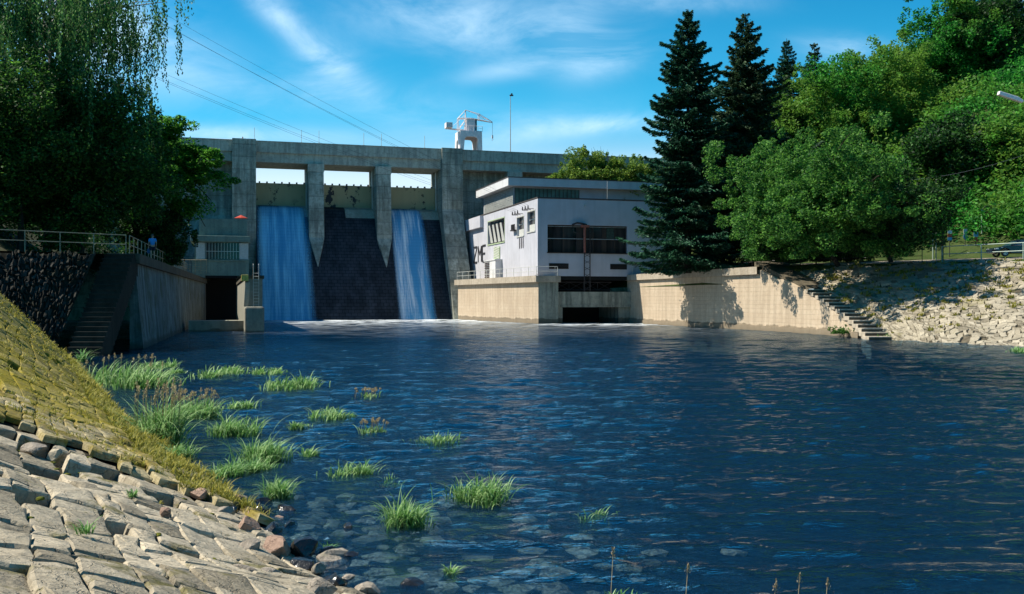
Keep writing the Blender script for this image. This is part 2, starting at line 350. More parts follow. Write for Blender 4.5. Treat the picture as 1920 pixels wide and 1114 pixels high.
# water
m, g = newmat('river_water'); p = g.pos()
r1 = g.noise(g.mapv(p, (.42, 1.25, 1), (0, 0, R(8))), 1.0, 4, .5, dist=.5)
r2 = g.noise(g.mapv(p, (2.6, 7.5, 1), (0, 0, R(-6))), 1.0, 4, .6, dist=.3)
r3 = g.noise(g.mapv(p, (.12, .38, 1), (0, 0, R(-10))), 1.0, 3, .5)
r4 = g.noise(g.mapv(p, (9, 22, 1), (0, 0, R(4))), 1.0, 3, .6)
h = g.math('ADD', g.math('MULTIPLY', r2, .3), g.math('MULTIPLY', r4, .08))
nrm = g.bump(h, 1.0, .30)
fr = g.n('ShaderNodeFresnel'); fr.inputs[0].default_value = 1.33; g.set(fr.inputs['Normal'], nrm)
gl = g.n('ShaderNodeBsdfGlossy'); gl.inputs['Roughness'].default_value = .04; gl.inputs['Color'].default_value = (.90, .97, 1.0, 1); g.set(gl.inputs['Normal'], nrm)
tr = g.n('ShaderNodeBsdfTransparent'); tr.inputs[0].default_value = (.42, .62, .78, 1)
mx = g.n('ShaderNodeMixShader'); g.set(mx.inputs[0], fr.outputs[0]); tb = g.n('ShaderNodeBsdfDiffuse', i_Color=(.015, .12, .30)); tm = g.n('ShaderNodeMixShader'); tm.inputs[0].default_value = .05; g.set(tm.inputs[1], tr.outputs[0]); g.set(tm.inputs[2], tb.outputs[0])
g.set(mx.inputs[1], tm.outputs[0]); g.set(mx.inputs[2], gl.outputs[0])
# foam: churned water at the foot of the dam and along the walls
dp = g.mapv(p, rot=(0, 0, -TH)); ds = g.n('ShaderNodeSeparateXYZ'); g.set(ds.inputs[0], g.n('ShaderNodeVectorMath', operation='SUBTRACT', i_0=dp, i_1=(AX*cu_+AY*su_, -AX*su_+AY*cu_, 0)).outputs[0])
fm = g.ramp(g.noise(g.mapv(dp, (.28, .9, 1)), 1.0, 7, .72), [(.44, 0.0), (.56, 1.0)])
band = g.ramp(g.math('MULTIPLY', ds.outputs[1], -.01), [(.07, .0), (.085, 1.0), (.20, .85), (.34, .35), (.55, .12), (.85, 0.0)])
xm = g.ramp(g.math('MULTIPLY', ds.outputs[0], .01), [(.0, 0.3), (.03, .8), (.32, 1.0), (.46, .6), (.50, .0)])
fa = g.math('MULTIPLY', g.math('MULTIPLY', fm, band), xm)
sx = g.ramp(g.math('MULTIPLY', g.math('ABSOLUTE', g.math('SUBTRACT', ds.outputs[0], 41.0)), .1), [(0.0, 1.0), (.6, .9), (1.1, 0.0)])
sy = g.ramp(g.math('MULTIPLY', g.math('ABSOLUTE', g.math('ADD', ds.outputs[1], 44.0)), .1), [(0.0, 1.0), (.3, .7), (1.2, 0.0)])
fa = g.math('ADD', fa, g.math('MULTIPLY', g.math('MULTIPLY', sx, sy), g.math('MULTIPLY', fm, .75)), clamp=True)
fd = principled(g, (.78, .84, .88), .7, .2)
mx2 = g.n('ShaderNodeMixShader'); g.set(mx2.inputs[0], fa); g.set(mx2.inputs[1], mx.outputs[0]); g.set(mx2.inputs[2], fd)
finish(g, mx2.outputs[0]); M['water'] = m

# ------------------------------------------------------------------ ground, riverbed, river
b = MB(); b.add([(-1500, -800, -4), (1500, -800, -4), (1500, 2200, -4), (-1500, 2200, -4)], [(0, 1, 2, 3)]); struct(b.build('ground', M['earth']))
b = MB(); b.add([(-70, -45, 0), (130, -45, 0), (130, 6.0, 0), (-70, 6.0, 0)], [(0, 1, 2, 3)]); struct(b.build('river', M['water']))
def river():
    ys = [6.0]
    while ys[-1] < 176: ys.append(ys[-1]+.016+.0030*ys[-1])
    ys = np.array(ys); u = np.linspace(-.80, .95, 620); Y = np.repeat(ys[:, None], len(u), 1); X = u[None, :]*Y
    rs = np.random.RandomState(4); Z = np.zeros_like(X); sp = .0032*Y
    w1 = np.sin(X*.11+1.3)*np.cos(Y*.07+.4)+.6*np.sin(X*.23-Y*.17)
    w2 = np.sin(X*.31+Y*.13)+np.cos(Y*.29-X*.05+2)
    for k in range(95):
        lam = .32*(14 ** (rs.uniform()**1.5)); an = rs.normal()*.36 + math.pi/2 - .12
        kx, ky = math.cos(an)*2*math.pi/lam, math.sin(an)*2*math.pi/lam
        att = np.clip((lam/sp-2.2)/2.5, 0, 1); sl_ = .033 if lam < 1.4 else (.021 if lam < 2.6 else .012)
        env = .75+.45*np.sin(X*rs.normal()*.25+Y*rs.normal()*.2+rs.uniform(0, 6))
        Z += att*env*sl_*lam/(2*math.pi)*np.sin(kx*X+ky*Y+rs.uniform(0, 6.28)+(.9*w1+.6*w2)*rs.uniform(.5, 1.6))
    shore = np.clip((X-(-1.4-.54*(Y-10)))/2.5, .25, 1)
    Z *= shore
    V = np.stack([X, Y, Z], 2).reshape(-1, 3); n = len(u); m = len(ys)
    I = (np.arange(m-1)[:, None]*n+np.arange(n-1)[None, :]).ravel(); Q = np.stack([I, I+1, I+n+1, I+n], 1)
    o = np_mesh('river', V, Q, M['water']); o.data.polygons.foreach_set('use_smooth', [True]*len(Q)); struct(o)
river()

TOE = [(12.0, -13.4), (8.9, -8.0), (4.3, 0.0), (-1.4, 10.0), (-3.5, 13.6), (-5.6, 17.3), (-9.6, 24.4), (-13.6, 32.3), (-17.4, 40.0)]
toe_s = [0.0]
for a, c in zip(TOE, TOE[1:]): toe_s.append(toe_s[-1] + math.dist(a, c))
TL = toe_s[-1]
def toe_pt(t):
    t = max(0, min(TL-1e-6, t))
    for i in range(len(TOE)-1):
        if t <= toe_s[i+1]:
            f = (t-toe_s[i])/(toe_s[i+1]-toe_s[i]); return (TOE[i][0]+(TOE[i+1][0]-TOE[i][0])*f, TOE[i][1]+(TOE[i+1][1]-TOE[i][1])*f)
def toe_n(t):
    a, b_ = toe_pt(max(0, t-2)), toe_pt(min(TL-.01, t+2)); d = Vector((b_[0]-a[0], b_[1]-a[1])).normalized(); return Vector((-d.y, d.x))
TS1 = toe_s[4]
def bslope(t):
    f = max(0, min(1, (t-TS1-3)/(TL-TS1-8))); f = f*f*(3-2*f); return .39 + f*.66
def bank(t, d, h=0):          # point on the left bank: t along the shore, d up the slope
    p = toe_pt(t); n = toe_n(t); s = bslope(t)
    z = s*d if d >= 0 else .55*d
    k = 1/math.sqrt(1+s*s)
    return (p[0]+n.x*d - n.x*s*k*h, p[1]+n.y*d - n.y*s*k*h, z - .05 + k*h + .04*math.sin(t*1.7+d) * (1 if t < TS1 else .6) + .05*mnoise.noise(Vector((t*.9, d*1.3, 3.1))) + .03*mnoise.noise(Vector((t*2.7, d*3.1, 7.7))))
def edge_d(t, d):
    p = bank(t, max(d, 0)); return ((p[0]+3.1)*1.85 + (p[1]-13.35)*4.7)/5.05
def is_upper(t, d):           # boundary of the washed-out patch
    p = bank(t, max(d, 0)); lx, ly = -3.1, 13.35; dx, dy = -4.7, 1.85
    if p[0] > lx: return t > TS1-.1
    return ((p[0]-lx)*dy - (p[1]-ly)*dx)/math.hypot(dx, dy) + .12*math.sin(p[0]*5.1) > 0
# soil under the stones, and the shelving bed
P = [[bank(TL*i/110, -1.5+d*.45, -.24 if not is_upper(TL*i/110, -1.5+d*.45) else -.02) for d in range(0, 42)] for i in range(111)]
b = MB(); b.grid(P); struct(b.build('river_bank', M['mud'], smooth=True))
bd = []
for i in range(111):
    t = TL*i/110; p = toe_pt(t); n = toe_n(t); row = []
    for d in (-1, 0, .8, 1.6, 3, 5, 8, 13, 25, 60, 120):
        z = -.14 - .12*max(0, d) if d < 3 else -.50-.11*(d-3)
        row.append((p[0]-n.x*d, p[1]-n.y*d, max(-2.6, z) if d >= 0 else -.55))
    bd.append(row)
b = MB(); b.grid(bd); struct(b.build('riverbed', M['bed'], smooth=True))
b = MB(); b.add([(-70, 30, -2.7), (160, -60, -2.7), (160, 190, -2.7), (-70, 190, -2.7)], [(0, 1, 2, 3)]); struct(b.build('riverbed', M['bed']))

def paving(surf, t0, t1, d0, d1, rowh, lmin, lmax, gap, hmin, hmax, skip, rng, jit=.05, tilt=.03, thick=.25, wob=.06, out=.055):
    V = []; Fc = []
    edges = [d0]
    while edges[-1] < d1: edges.append(edges[-1]+rowh*rng.uniform(.68, 1.38))
    nrow = len(edges)-1
    for r in range(nrow):
        t = t0 + rng.random()*lmax
        while t < t1:
            L = rng.uniform(lmin, lmax); ta, tb = t, t+L; t = tb
            dm = (edges[r]+edges[r+1])/2; tm = (ta+tb)/2
            if skip(tm, dm): continue
            w0 = lambda tt: edges[r] + wob*math.sin(tt*1.1+r*.7); w1 = lambda tt: edges[r+1] + wob*math.sin(tt*1.1+(r+1)*.7)
            J = lambda: rng.uniform(-jit, jit)
            sk = rng.uniform(-jit, jit)*1.6
            cs = [(ta+sk, w0(ta)), (tm+J(), w0(tm)+J()*.6), (tb+sk*.5, w0(tb)), (tb+J(), (w0(tb)+w1(tb))/2), (tb-sk, w1(tb)), (tm+J(), w1(tm)+J()*.6), (ta-sk*.5, w1(ta)), (ta+J(), (w0(ta)+w1(ta))/2)]
            cs = [(a+J()*.6, b_+J()*.6) for a, b_ in cs]
            cx = sum(a for a, _ in cs)/8; cy = sum(b_ for _, b_ in cs)/8
            h0 = rng.uniform(hmin, hmax) - (rng.uniform(.05, .12) if rng.random() < out else 0); gx, gy = rng.uniform(-tilt, tilt), rng.uniform(-tilt, tilt)
            base = len(V)
            def ring(sh, hh, nj):
                for a, b_ in cs:
                    da, db = a-cx, b_-cy; ln = math.hypot(da, db); k = max(.2, (ln-sh)/ln)
                    aa, bb = cx+da*k, cy+db*k
                    V.append(surf(aa, bb, hh + (gx*da+gy*db)/max(L, rowh)*2 + rng.uniform(-nj, nj)))
            ring(gap*.5, h0-thick, 0); ring(gap*.5, h0-.030, .006); ring(gap*.5+.022, h0-.004, .004); ring(gap*.5+.3*min(L, rowh), h0+.003, .003)
            V.append(surf(cx, cy, h0+.004))
            for q in range(3):
                for k in range(8): Fc.append((base+q*8+k, base+q*8+(k+1) % 8, base+(q+1)*8+(k+1) % 8, base+(q+1)*8+k))
            for k in range(8): Fc.append((base+24+k, base+24+(k+1) % 8, base+32))
    return V, Fc
def pave_obj(name, mat, *a, **k):
    V, Fc = paving(*a, **k); b = MB(); b.v = V; b.f = Fc; b.mi = [0]*len(Fc); return b.build(name, mat)
rng = random.Random(3)
holes = [(bx, by, r_) for bx, by, r_ in [(-5.3, 11.6, .33), (-4.6, 9.4, .3), (-3.2, 9.6, .2), (-6.9, 12.6, .45), (-3.9, 7.7, .22), (-6.3, 13.6, .3), (-7.0, 13.9, .6), (-5.7, 13.3, .5), (-8.6, 14.2, .5), (-4.6, 12.6, .25)]]
def skip_low(t, d):
    if is_upper(t, d): return True
    p = bank(t, d)
    if any(math.dist(p[:2], (hx, hy)) < hr for hx, hy, hr in holes): return True
    return rng.random() < .012
struct(pave_obj('stone_paving', M['stone'], bank, 6, TS1+9, .1, 7.5, .36, .22, .85, 0.016, -.035, .008, skip_low, rng, jit=.042, tilt=.008, thick=.26))
def dry(t, d): return edge_d(t, d) < 2.7+.5*math.sin(t*.9+d) or d < .35
def up1(t, d): return (not is_upper(t, d)) or not dry(t, d) or rng.random() < .01
def up2(t, d): return (not is_upper(t, d)) or dry(t, d) or rng.random() < .01
struct(pave_obj('stone_paving', M['stonedry'], bank, TS1-9, TL, -.1, 8.6, .21, .35, 1.0, .010, .105, .125, up1, rng, jit=.04, tilt=.006, thick=.11, out=.05))
struct(pave_obj('stone_paving', M['stonemoss'], bank, TS1-9, TL, -.1, 8.6, .27, .25, 1.3, .006, .105, .125, up2, rng, jit=.05, tilt=.006, thick=.14, out=.05))

# right bank: ruled slope between the water line and the road edge
RT = [(28.3, 74.4), (28.8, 72), (29.8, 68.3), (32.9, 63), (39, 54), (50, 40), (66, 18)]
RE = [(26.6, 97), (30.2, 92.2), (36.9, 84.3), (40.8, 78.6), (48, 68), (62, 50), (82, 24)]
def lerp_poly(P_, f):
    f = max(0, min(len(P_)-1.0001, f)); i = int(f); q = f-i; return (P_[i][0]+(P_[i+1][0]-P_[i][0])*q, P_[i][1]+(P_[i+1][1]-P_[i][1])*q)
def rbank(t, d, h=0):
    f = t/9.0; a, e = lerp_poly(RT, f), lerp_poly(RE, f); k = d/17.0
    return (a[0]+(e[0]-a[0])*k - h*.25, a[1]+(e[1]-a[1])*k - h*.25, 6.2*k + h*.92 + .10*math.sin(t*.9+d*.7))
b = MB(); b.grid([[rbank(t*.5, d*1.0, -.16) for d in range(-3, 18)] for t in range(0, 100)]); struct(b.build('river_bank', M['bankjoint'], smooth=True))
struct(pave_obj('stone_paving', M['stoneright'], rbank, .2, 40, -.4, 17.1, .50, .5, 1.15, .06, -.018, .018, lambda t, d: rng.random() < (.10 if d < 2 else .008), rng, jit=.12, tilt=.012, thick=.3, wob=.3, out=.04))

# right terrain behind the wall and up the hillside
NO = Vector((.81, .58)).normalized()
EDGE = [DL((46.6, 60, 0))[:2], DL((46.6, 0, 0))[:2], (16.6, 126.0), (21.3, 108), (24.9, 97.0), (29.8, 92.2), (36.9, 84.3), (40.8, 78.6), (48, 68), (62, 50), (82, 24), (110, -20)]
def hz(o, x, y):
    if o < 0: return 4.6
    z = 6.2 + .085*min(o, 8) + .62*max(0, o-8.0)
    z = z if z < 46 else 46+(z-46)*.25
    return z + (min(1, max(0, o-8)/10))*2.2*mnoise.noise(Vector((x*.05, y*.05, 0)))
def off(x, y):
    for a, c in zip(EDGE, EDGE[1:]):
        d = Vector((c[0]-a[0], c[1]-a[1])); r = Vector((x-a[0], y-a[1]))
        den = NO.x*d.y-NO.y*d.x
        o = (r.x*d.y-r.y*d.x)/den; s = (NO.x*r.y-NO.y*r.x)/den
        if 0 <= s <= 1: return o
    return -1
def TZ(x, y): return hz(max(0, off(x, y)), x, y)
rows = []
es = []
for a, c in zip(EDGE, EDGE[1:]):
    n = max(1, int(math.dist(a, c)/4))
    es += [(a[0]+(c[0]-a[0])*k/n, a[1]+(c[1]-a[1])*k/n) for k in range(n)]
es.append(EDGE[-1])
for e in es: rows.append([(e[0]+NO.x*o, e[1]+NO.y*o, hz(o, e[0]+NO.x*o, e[1]+NO.y*o)) for o in [-.9, 0, 1, 2, 4, 6, 8, 10, 13, 17, 21, 26, 31, 37, 44, 52, 60, 70, 85, 110, 150, 220]])
b = MB(); b.grid(rows); struct(b.build('hill', M['grassland'], smooth=True))
b = MB(); b.grid([[(e[0]+NO.x*o, e[1]+NO.y*o, hz(o, 0, 0)+.03) for o in (.7, 1.5, 3, 5)] for e in es if 40 < e[1] < 100]); struct(b.build('road', M['road']))
# left terrain
LE = [DL((-6.5, 30, 0))[:2], DL((-6.5, -14, 0))[:2], (-24.2, 62.0), (-23.8, 59.9), (-29.2, 55.0), (-38, 46), (-50, 34), (-68, 5), (-75, -40)]
ls = []
for a, c in zip(LE, LE[1:]):
    n = max(1, int(math.dist(a, c)/5)); ls += [(a[0]+(c[0]-a[0])*k/n, a[1]+(c[1]-a[1])*k/n) for k in range(n)]
ls.append(LE[-1])
b = MB(); b.grid([[(e[0]-.93*o, e[1]+.37*o, 5.75+.5*max(0, o-9)-.25*max(0, o-60)) for o in [0, 1, 3, 6, 9, 13, 18, 25, 35, 50, 80, 150]] for e in ls]); struct(b.build('terrain', M['earth'], smooth=True))

# ------------------------------------------------------------------ the dam
dam = thing('concrete_dam', 'grey weathered concrete dam with three gated spillway openings across the river', 'dam', DL((0, 0, 0)))
PROF = [(8.0, -3), (8.0, 16.8), (6.2, 17.75), (4.4, 17.9), (2.4, 17.3), (1.0, 15.9), (0, 14.3), (-1.0, 12.4), (-3.1, 8.6), (-5.4, 4.6), (-7.8, .6), (-9.6, -2.9)]
b = MB(DL); b.prism(PROF, 0, 28.9, 'x'); b.build('spillway', M['spill'], dam)
cr = [(p[0], p[1]) for p in PROF[2:6]]
for x0, x1 in ((3.6, 7.9), (13.8, 18.4), (24.6, 28.9)):       # sunlit part of each crest, painted as a pale patch
    b = MB(DL); b.grid([[(x, y, z+.03) for y, z in cr] for x in (x0, x0+1, (x0+x1)/2, x1-.01)]); b.build('sunlit_crest_patch', M['coping'], dam)
for x0 in (7.9, 18.4):
    x1 = x0+2.3; xm = (x0+x1)/2; b = MB(DL)
    vs = [(x0, -.35, 24.1), (x1, -.35, 24.1), (x1, 7.6, 24.1), (x0, 7.6, 24.1), (x0, -1.5, 12.6), (x1, -1.5, 12.6), (x1, 7.6, 12.6), (x0, 7.6, 12.6), (xm, -3.6, 8.0), (x0+.5, -1, 9), (x1-.5, -1, 9)]
    b.add(vs, [(0, 1, 5, 4), (1, 2, 6, 5), (3, 0, 4, 7), (2, 3, 7, 6), (4, 5, 8), (4, 8, 9), (5, 10, 8), (4, 9, 7), (5, 6, 10)])
    o = b.build('pier', M['dam'], dam)
    b = MB(DL); b.box(x0-.08, x1+.08, -.5, 1.2, 22.9, 24.09); b.build('pier_cap', M['damdeck'], o)
for x0, x1 in ((0, 7.9), (10.2, 18.4), (20.7, 28.9)):
    b = MB(DL); b.box(x0+.02, x1-.02, 4.2, 4.7, 17.85, 21.4); gt = b.build('gate', M['gate'], dam)
    k = x0+.7
    while k < x1: b = MB(DL); b.box(k-.12, k+.12, 4.25, 4.65, 21.402, 21.65); b.build('gate_stud', M['iron'], gt); k += 1.15
    b = MB(DL); b.prism([(3.2, 17.2), (3.9, 17.2), (4.1, 24.05), (3.6, 24.05)], x1-.10, x1-.004, 'x'); b.build('pale_slot_strip', M['ventpanel'], dam)  # pale upright strip at each gate slot
b = MB(DL); b.prism([(7.6, -3), (7.6, 27.45), (-.95, 27.45), (-.95, -3)], -3.5, -1.36, 'x'); b.box(-1.3, 0, -.95, 7.6, -3, 27.45); b.box(-1.36, -1.3, -.85, 7.6, -3, 27.4); b.build('end_pillar', M['dam'], dam)
b = MB(DL); pr = [(7.6, -3), (7.6, 27.4), (-1.0, 27.4), (-1.1, 17.5), (-3.6, 12), (-9.9, 0), (-10.5, -3)]
b.prism(pr, 28.9, 30.5, 'x'); b.prism([(7.6, -3), (7.6, 27.4), (-.93, 27.4), (-1.03, 17.5), (-3.5, 12), (-9.8, 0), (-10.4, -3)], 30.503, 32.3, 'x'); b.build('end_pillar', M['dam'], dam)
for x0, x1 in ((-45, -3.5), (32.3, 80)):
    b = MB(DL); b.prism([(7.6, -3), (7.6, 24.1), (2.6, 24.1), (2.2, 16), (-2.5, 0), (-3, -3)], x0, x1, 'x'); b.build('wall', M['dam'], dam)
for x0 in (40.2, 50.6, 61, 71, -14, -24):
    b = MB(DL); b.box(x0, x0+2.3, .0, 2.7, 12, 24.09); o = b.build('pier', M['dam'], dam)
    b = MB(DL); b.box(x0-.1, x0+2.4, -.25, 2.6, 22.9, 24.08); b.build('pier_cap', M['damdeck'], o)
for x0, x1 in ((-45, -3.5), (0, 28.9), (32.3, 80)):
    b = MB(DL); b.box(x0+.003, x1-.003, 0, 7.5, 24.1, 25.55); b.build('girder', M['damdeck'], dam)
    b = MB(DL); b.box(x0+.003, x1-.003, -.35, .1, 25.55, 27.2); b.box(x0+.003, x1-.003, -.42, .17, 27.2, 27.32); b.box(x0+.003, x1-.003, 7.2, 7.6, 25.555, 26.9); b.build('parapet', M['damdeck'], dam)
b = MB(DL); b.box(-45, 80, .101, 7.19, 25.553, 25.8); b.build('roadway', M['road'], dam)

# falling water
def fall(name, label, mat, xt0, xt1, xb0, xb1, seed):
    pr = [(3.6, 17.75)] + PROF[4:11] + [(-8.3, -.15)]; rg = random.Random(seed)
    pts = []
    for a, c in zip(pr, pr[1:]):
        for k in range(4): pts.append((a[0]+(c[0]-a[0])*k/4, a[1]+(c[1]-a[1])*k/4))
    pts.append(pr[-1]); n = 24; P = []; E = []
    for i, (y, z) in enumerate(pts):
        f = i/(len(pts)-1); a = xt0+(xb0-xt0)*f; c = xt1+(xb1-xt1)*f; row = []
        for j in range(n+1):
            q = j/n; x = a+(c-a)*q; row.append((x, y-.10-.05*f-.04*math.sin(x*7+z*.3), z+.07)); E.append(min(1, q*9)*min(1, (1-q)*6)*min(1, .25+f*5))
        P.append(row)
    b = MB(DL); b.grid(P); o = b.build(name, mat, loc=DL(((xb0+xb1)/2, -8, 0)), smooth=True)
    at = o.data.attributes.new('edge', 'FLOAT', 'POINT'); at.data.foreach_set('value', E)
    return tag(o, label, 'waterfall')
fall('waterfall', 'blue sheet of water filling the leftmost spillway bay', M['fall1'], 0.05, 7.85, .05, 8.6, 1)
fall('waterfall', 'narrow white streaked fall down the spillway bay nearest the white powerhouse', M['fall3'], 20.8, 26.2, 20.6, 26.7, 2)

# rods, lamp pole, crane, persons on the crest
for i, px in enumerate((477, 565, 598, 682, 715, 796)):
    k = (px-960)/F; s_ = (k*AY-AX)/(cu_-su_*k)
    b = MB(DL); b.tube([(s_, -.1, 27.3), (s_, -.1, 29.3)], .035, 5); b.box(s_-.1, s_+.1, -.2, 0, 27.321, 27.4)
    o = b.build('thin_rod', M['rail_light'], loc=DL((s_, -.1, 27.3)))
    tag(o, ['thin upright rod on the parapet beside the left end pillar', 'thin upright rod over the left bay, left of its pier', 'thin upright rod over the first pier, first of the middle bay', 'thin upright rod near the right end of the middle bay', 'thin upright rod over the second pier', 'thin upright rod alone over the right bay'][i], 'rod', 'thin rods along the dam parapet')
def lp(px, py, y):
    k = (px-960)/F; # point on plane y=const of dam frame
    s_ = (k*(AY+y*cu_)-(AX-y*su_))/(cu_-su_*k); D = AY+s_*su_+y*cu_; return (s_, y, CZ+(HOR-py)/F*D)
s_, y_, z_ = lp(957, 180, 3)
t = thing('lamp_post', 'tall thin lamp post standing on the dam crest right of the white crane', 'lamp post', DL((s_, y_, 25.8)))
b = MB(DL); b.tube([(s_, y_, 25.8), (s_, y_, z_)], .09, 6, .05); b.build('pole', M['rail_light'], t)
b = MB(DL); b.box(s_-.12, s_+.5, y_-.15, y_+.15, z_, z_+.2); b.box(s_+.1, s_+.35, y_-.12, y_+.12, z_+.2, z_+.45); b.build('lamp_head', M['iron'], t, bevel=.04)
# portal crane
c0 = lp(862, 275, 2.6)[0]; c1 = lp(905, 275, 2.6)[0]
cr_ = thing('portal_crane', 'white portal crane with jib and counterweight standing on the dam crest', 'crane', DL(((c0+c1)/2, 4.4, 25.8)))
def arch(a0, a1, zt, zb, leg, zu, n=8):     # outline of a portal frame with a rounded opening
    out = [(a0, zb), (a0+.12, zt), (a1-.12, zt), (a1, zb), (a1-leg*.75, zb)]
    i0, i1 = a1-leg-.15, a0+leg+.15
    r = .55
    for k in range(n+1):
        t_ = math.pi/2*k/n; out.append((i0-r+r*math.cos(t_), zu-r+r*math.sin(t_)))
    for k in range(n+1):
        t_ = math.pi/2+math.pi/2*k/n; out.append((i1+r+r*math.cos(t_), zu-r+r*math.sin(t_)))
    out.append((a0+leg*.75, zb)); return out
z31 = 30.9
b = MB(DL)
b.prism(arch(c0, c1, z31, 25.8, .7, 30.0), 2.6, 3.0, 'y'); b.prism(arch(c0, c1, z31, 25.8, .7, 30.0), 6.0, 6.4, 'y')
b.prism(arch(3.0, 6.0, z31-.01, 25.8, .8, 29.6), c0+.02, c0+.35, 'x'); b.prism(arch(3.0, 6.0, z31-.01, 25.8, .8, 29.6), c1-.35, c1-.02, 'x'); b.box(c0+.1, c1-.1, 2.7, 6.3, z31-.003, z31+.12)
b.build('portal_frame', M['cranew'], cr_)
cx = lp(883, 240, 4)[0]
b = MB(DL); b.box(cx-.9, cx+.55, 3.2, 4.6, z31+.12, 33.0); b.box(cx-1.0, cx+.9, 3.1, 4.7, 33.0, 33.1); cab = b.build('cabin', M['cranew'], cr_, bevel=.04)
b = MB(DL); b.box(cx+.55, cx+.85, 3.3, 4.5, z31+.12, 32.95); b.build('cabin_window', M['glass'], cab)
b = MB(DL); jl = lp(858, 220, 4)[0]; jr = lp(923, 224, 4)[0]
for yy_ in (3.5, 4.3):
    b.tube([(jl, yy_, 33.1), (cx, yy_, 33.2), (jr, 3.9, 32.75)], .09, 5)
    b.tube([(cx-.95, 3.9, 34.6), (jl, yy_, 33.1)], .05, 4); b.tube([(cx-.95, 3.9, 34.6), (cx+1.3, yy_, 34.0), (jr, 3.9, 32.85)], .05, 4)
    b.tube([(cx-.95, yy_, z31+.1), (cx-.95, 3.9, 34.6)], .09, 5); b.tube([(cx+1.3, yy_, 33.1), (cx+1.3, yy_, 34.0)], .06, 4)
    b.tube([(cx+1.3, yy_, 33.9), (cx+2.4, yy_, 33.0), (cx+2.9, 3.9, 33.35)], .035, 4); b.tube([(jl, yy_, 33.1), (jl, yy_, z31+.2)], .06, 4); b.tube([(jl, yy_, z31+.2), (cx-.95, yy_, 33.0)], .04, 4)
b.build('jib', M['cranew'], cr_)
b = MB(DL); w0 = lp(835, 235, 4)[0]; w1 = lp(847, 235, 4)[0]; b.tube([(w0, 3.6, 31.35), (cx-.9, 3.6, 31.2)], .08, 5); b.tube([(w0, 4.2, 31.35), (cx-.9, 4.2, 31.2)], .08, 5); b.tube([(w1, 3.9, 31.6), (cx-.95, 3.9, 33.9)], .03, 4)
arm = b.build('counterweight_arm', M['cranew'], cr_)
b = MB(DL)
for k in range(4): b.box(w0+k*.27, w0+k*.27+.24, 3.2, 4.6, 31.45, 32.3)
b.build('counterweight', [M['cranew']], arm)
b = MB(DL)
b.tube([(c0, 2.7, z31+.9), (c1, 2.7, z31+.9)], .03, 4); b.tube([(cx+1, 2.7, z31+.5), (c1, 2.7, z31+.5)], .03, 4)
for q in range(6): b.tube([(c0+(c1-c0)*q/5, 2.7, z31), (c0+(c1-c0)*q/5, 2.7, z31+.9)], .03, 4)
b.build('guard_rail', M['cranew'], cr_)
b = MB(DL); b.tube([(jr, 3.9, 32.7), (jr, 3.9, 30.6)], .025, 4); hk = b.build('hoist_cable', M['wire'], cr_)
b = MB(DL); b.box(jr-.12, jr+.12, 3.8, 4.0, 30.1, 30.6); b.tube([(jr, 3.9, 30.1), (jr+.12, 3.9, 29.9), (jr, 3.9, 29.75), (jr-.12, 3.9, 29.85)], .05, 5); b.build('hook', M['cranew'], hk)

# ------------------------------------------------------------------ left tower, channel, dividing wall
tw = thing('gatehouse', 'small grey concrete gatehouse with a barred window band above the dark outlet', 'building', DL((-5, -8, 6.3)))
b = MB(DL); b.box(-8.9, -1.45, -15, -1, 6.3, 8.4); b.box(-9.0, -1.4, -15.1, -14.9, 8.3, 8.45); b.build('base_wall', M['tower'], tw)
b = MB(DL); b.box(-8.6, -1.5, -14.75, -1, 8.403, 10.9); b.build('wall', M['tower'], tw)
b = MB(DL); b.box(-9.1, -1.3, -15.25, -.98, 10.9, 11.75); b.build('eave', M['tower'], tw, bevel=.05)
b = MB(DL); b.box(-8.0, -1.8, -14.4, -.97, 11.753, 14.1); b.box(-1.78, -1.66, -14.45, -14.3, 11.753, 14.1); b.build('upper_wall', M['tower'], tw)
b = MB(DL); b.box(-7.1, -2.7, -14.80, -14.76, 8.55, 10.8); wn_ = b.build('window_band', M['glass'], tw)
b = MB(DL)
for q in range(12):
    x = -7.1+q*.4; b.box(x-.025, x+.025, -14.86, -14.8, 8.55, 10.8)
b.box(-7.1, -2.7, -14.862, -14.81, 9.6, 9.66); b.build('window_bars', M['rail_light'], wn_)
for x0 in (-8.4, -2.66): b = MB(DL); b.box(x0, x0+1.15, -14.82, -14.76, 8.55, 10.8); b.build('side_panel', M['ventpanel'], tw)
# side walls of the outlet and dark chamber
b = MB(DL); b.box(-12, -7.2, -15, 0, -3, 6.29); b.build('outlet_wall', M['block'], tw)
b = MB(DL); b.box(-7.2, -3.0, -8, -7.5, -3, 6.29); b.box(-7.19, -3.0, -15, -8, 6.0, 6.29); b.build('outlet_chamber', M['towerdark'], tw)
u = thing('parasol', 'small red parasol open on the roof of the grey gatehouse', 'parasol', DL(lp(452, 411, -11)))
q = lp(452, 411, -11); q = (q[0], q[1], 14.1)
u.location = DL(q)
b = MB(DL); b.tube([q, (q[0], q[1], 14.75)], .03, 5); b.build('pole', M['rail_light'], u)
b = MB(DL); vs = [(q[0], q[1], 15.0)]+[(q[0]+.95*math.cos(a*math.pi/4), q[1]+.95*math.sin(a*math.pi/4), 14.55) for a in range(8)]+[(q[0], q[1], 14.9)]
b.add(vs, [(0, 1+a, 1+(a+1) % 8) for a in range(8)]+[(9, 1+(a+1) % 8, 1+a) for a in range(8)]); b.build('canopy', M['red'], u)
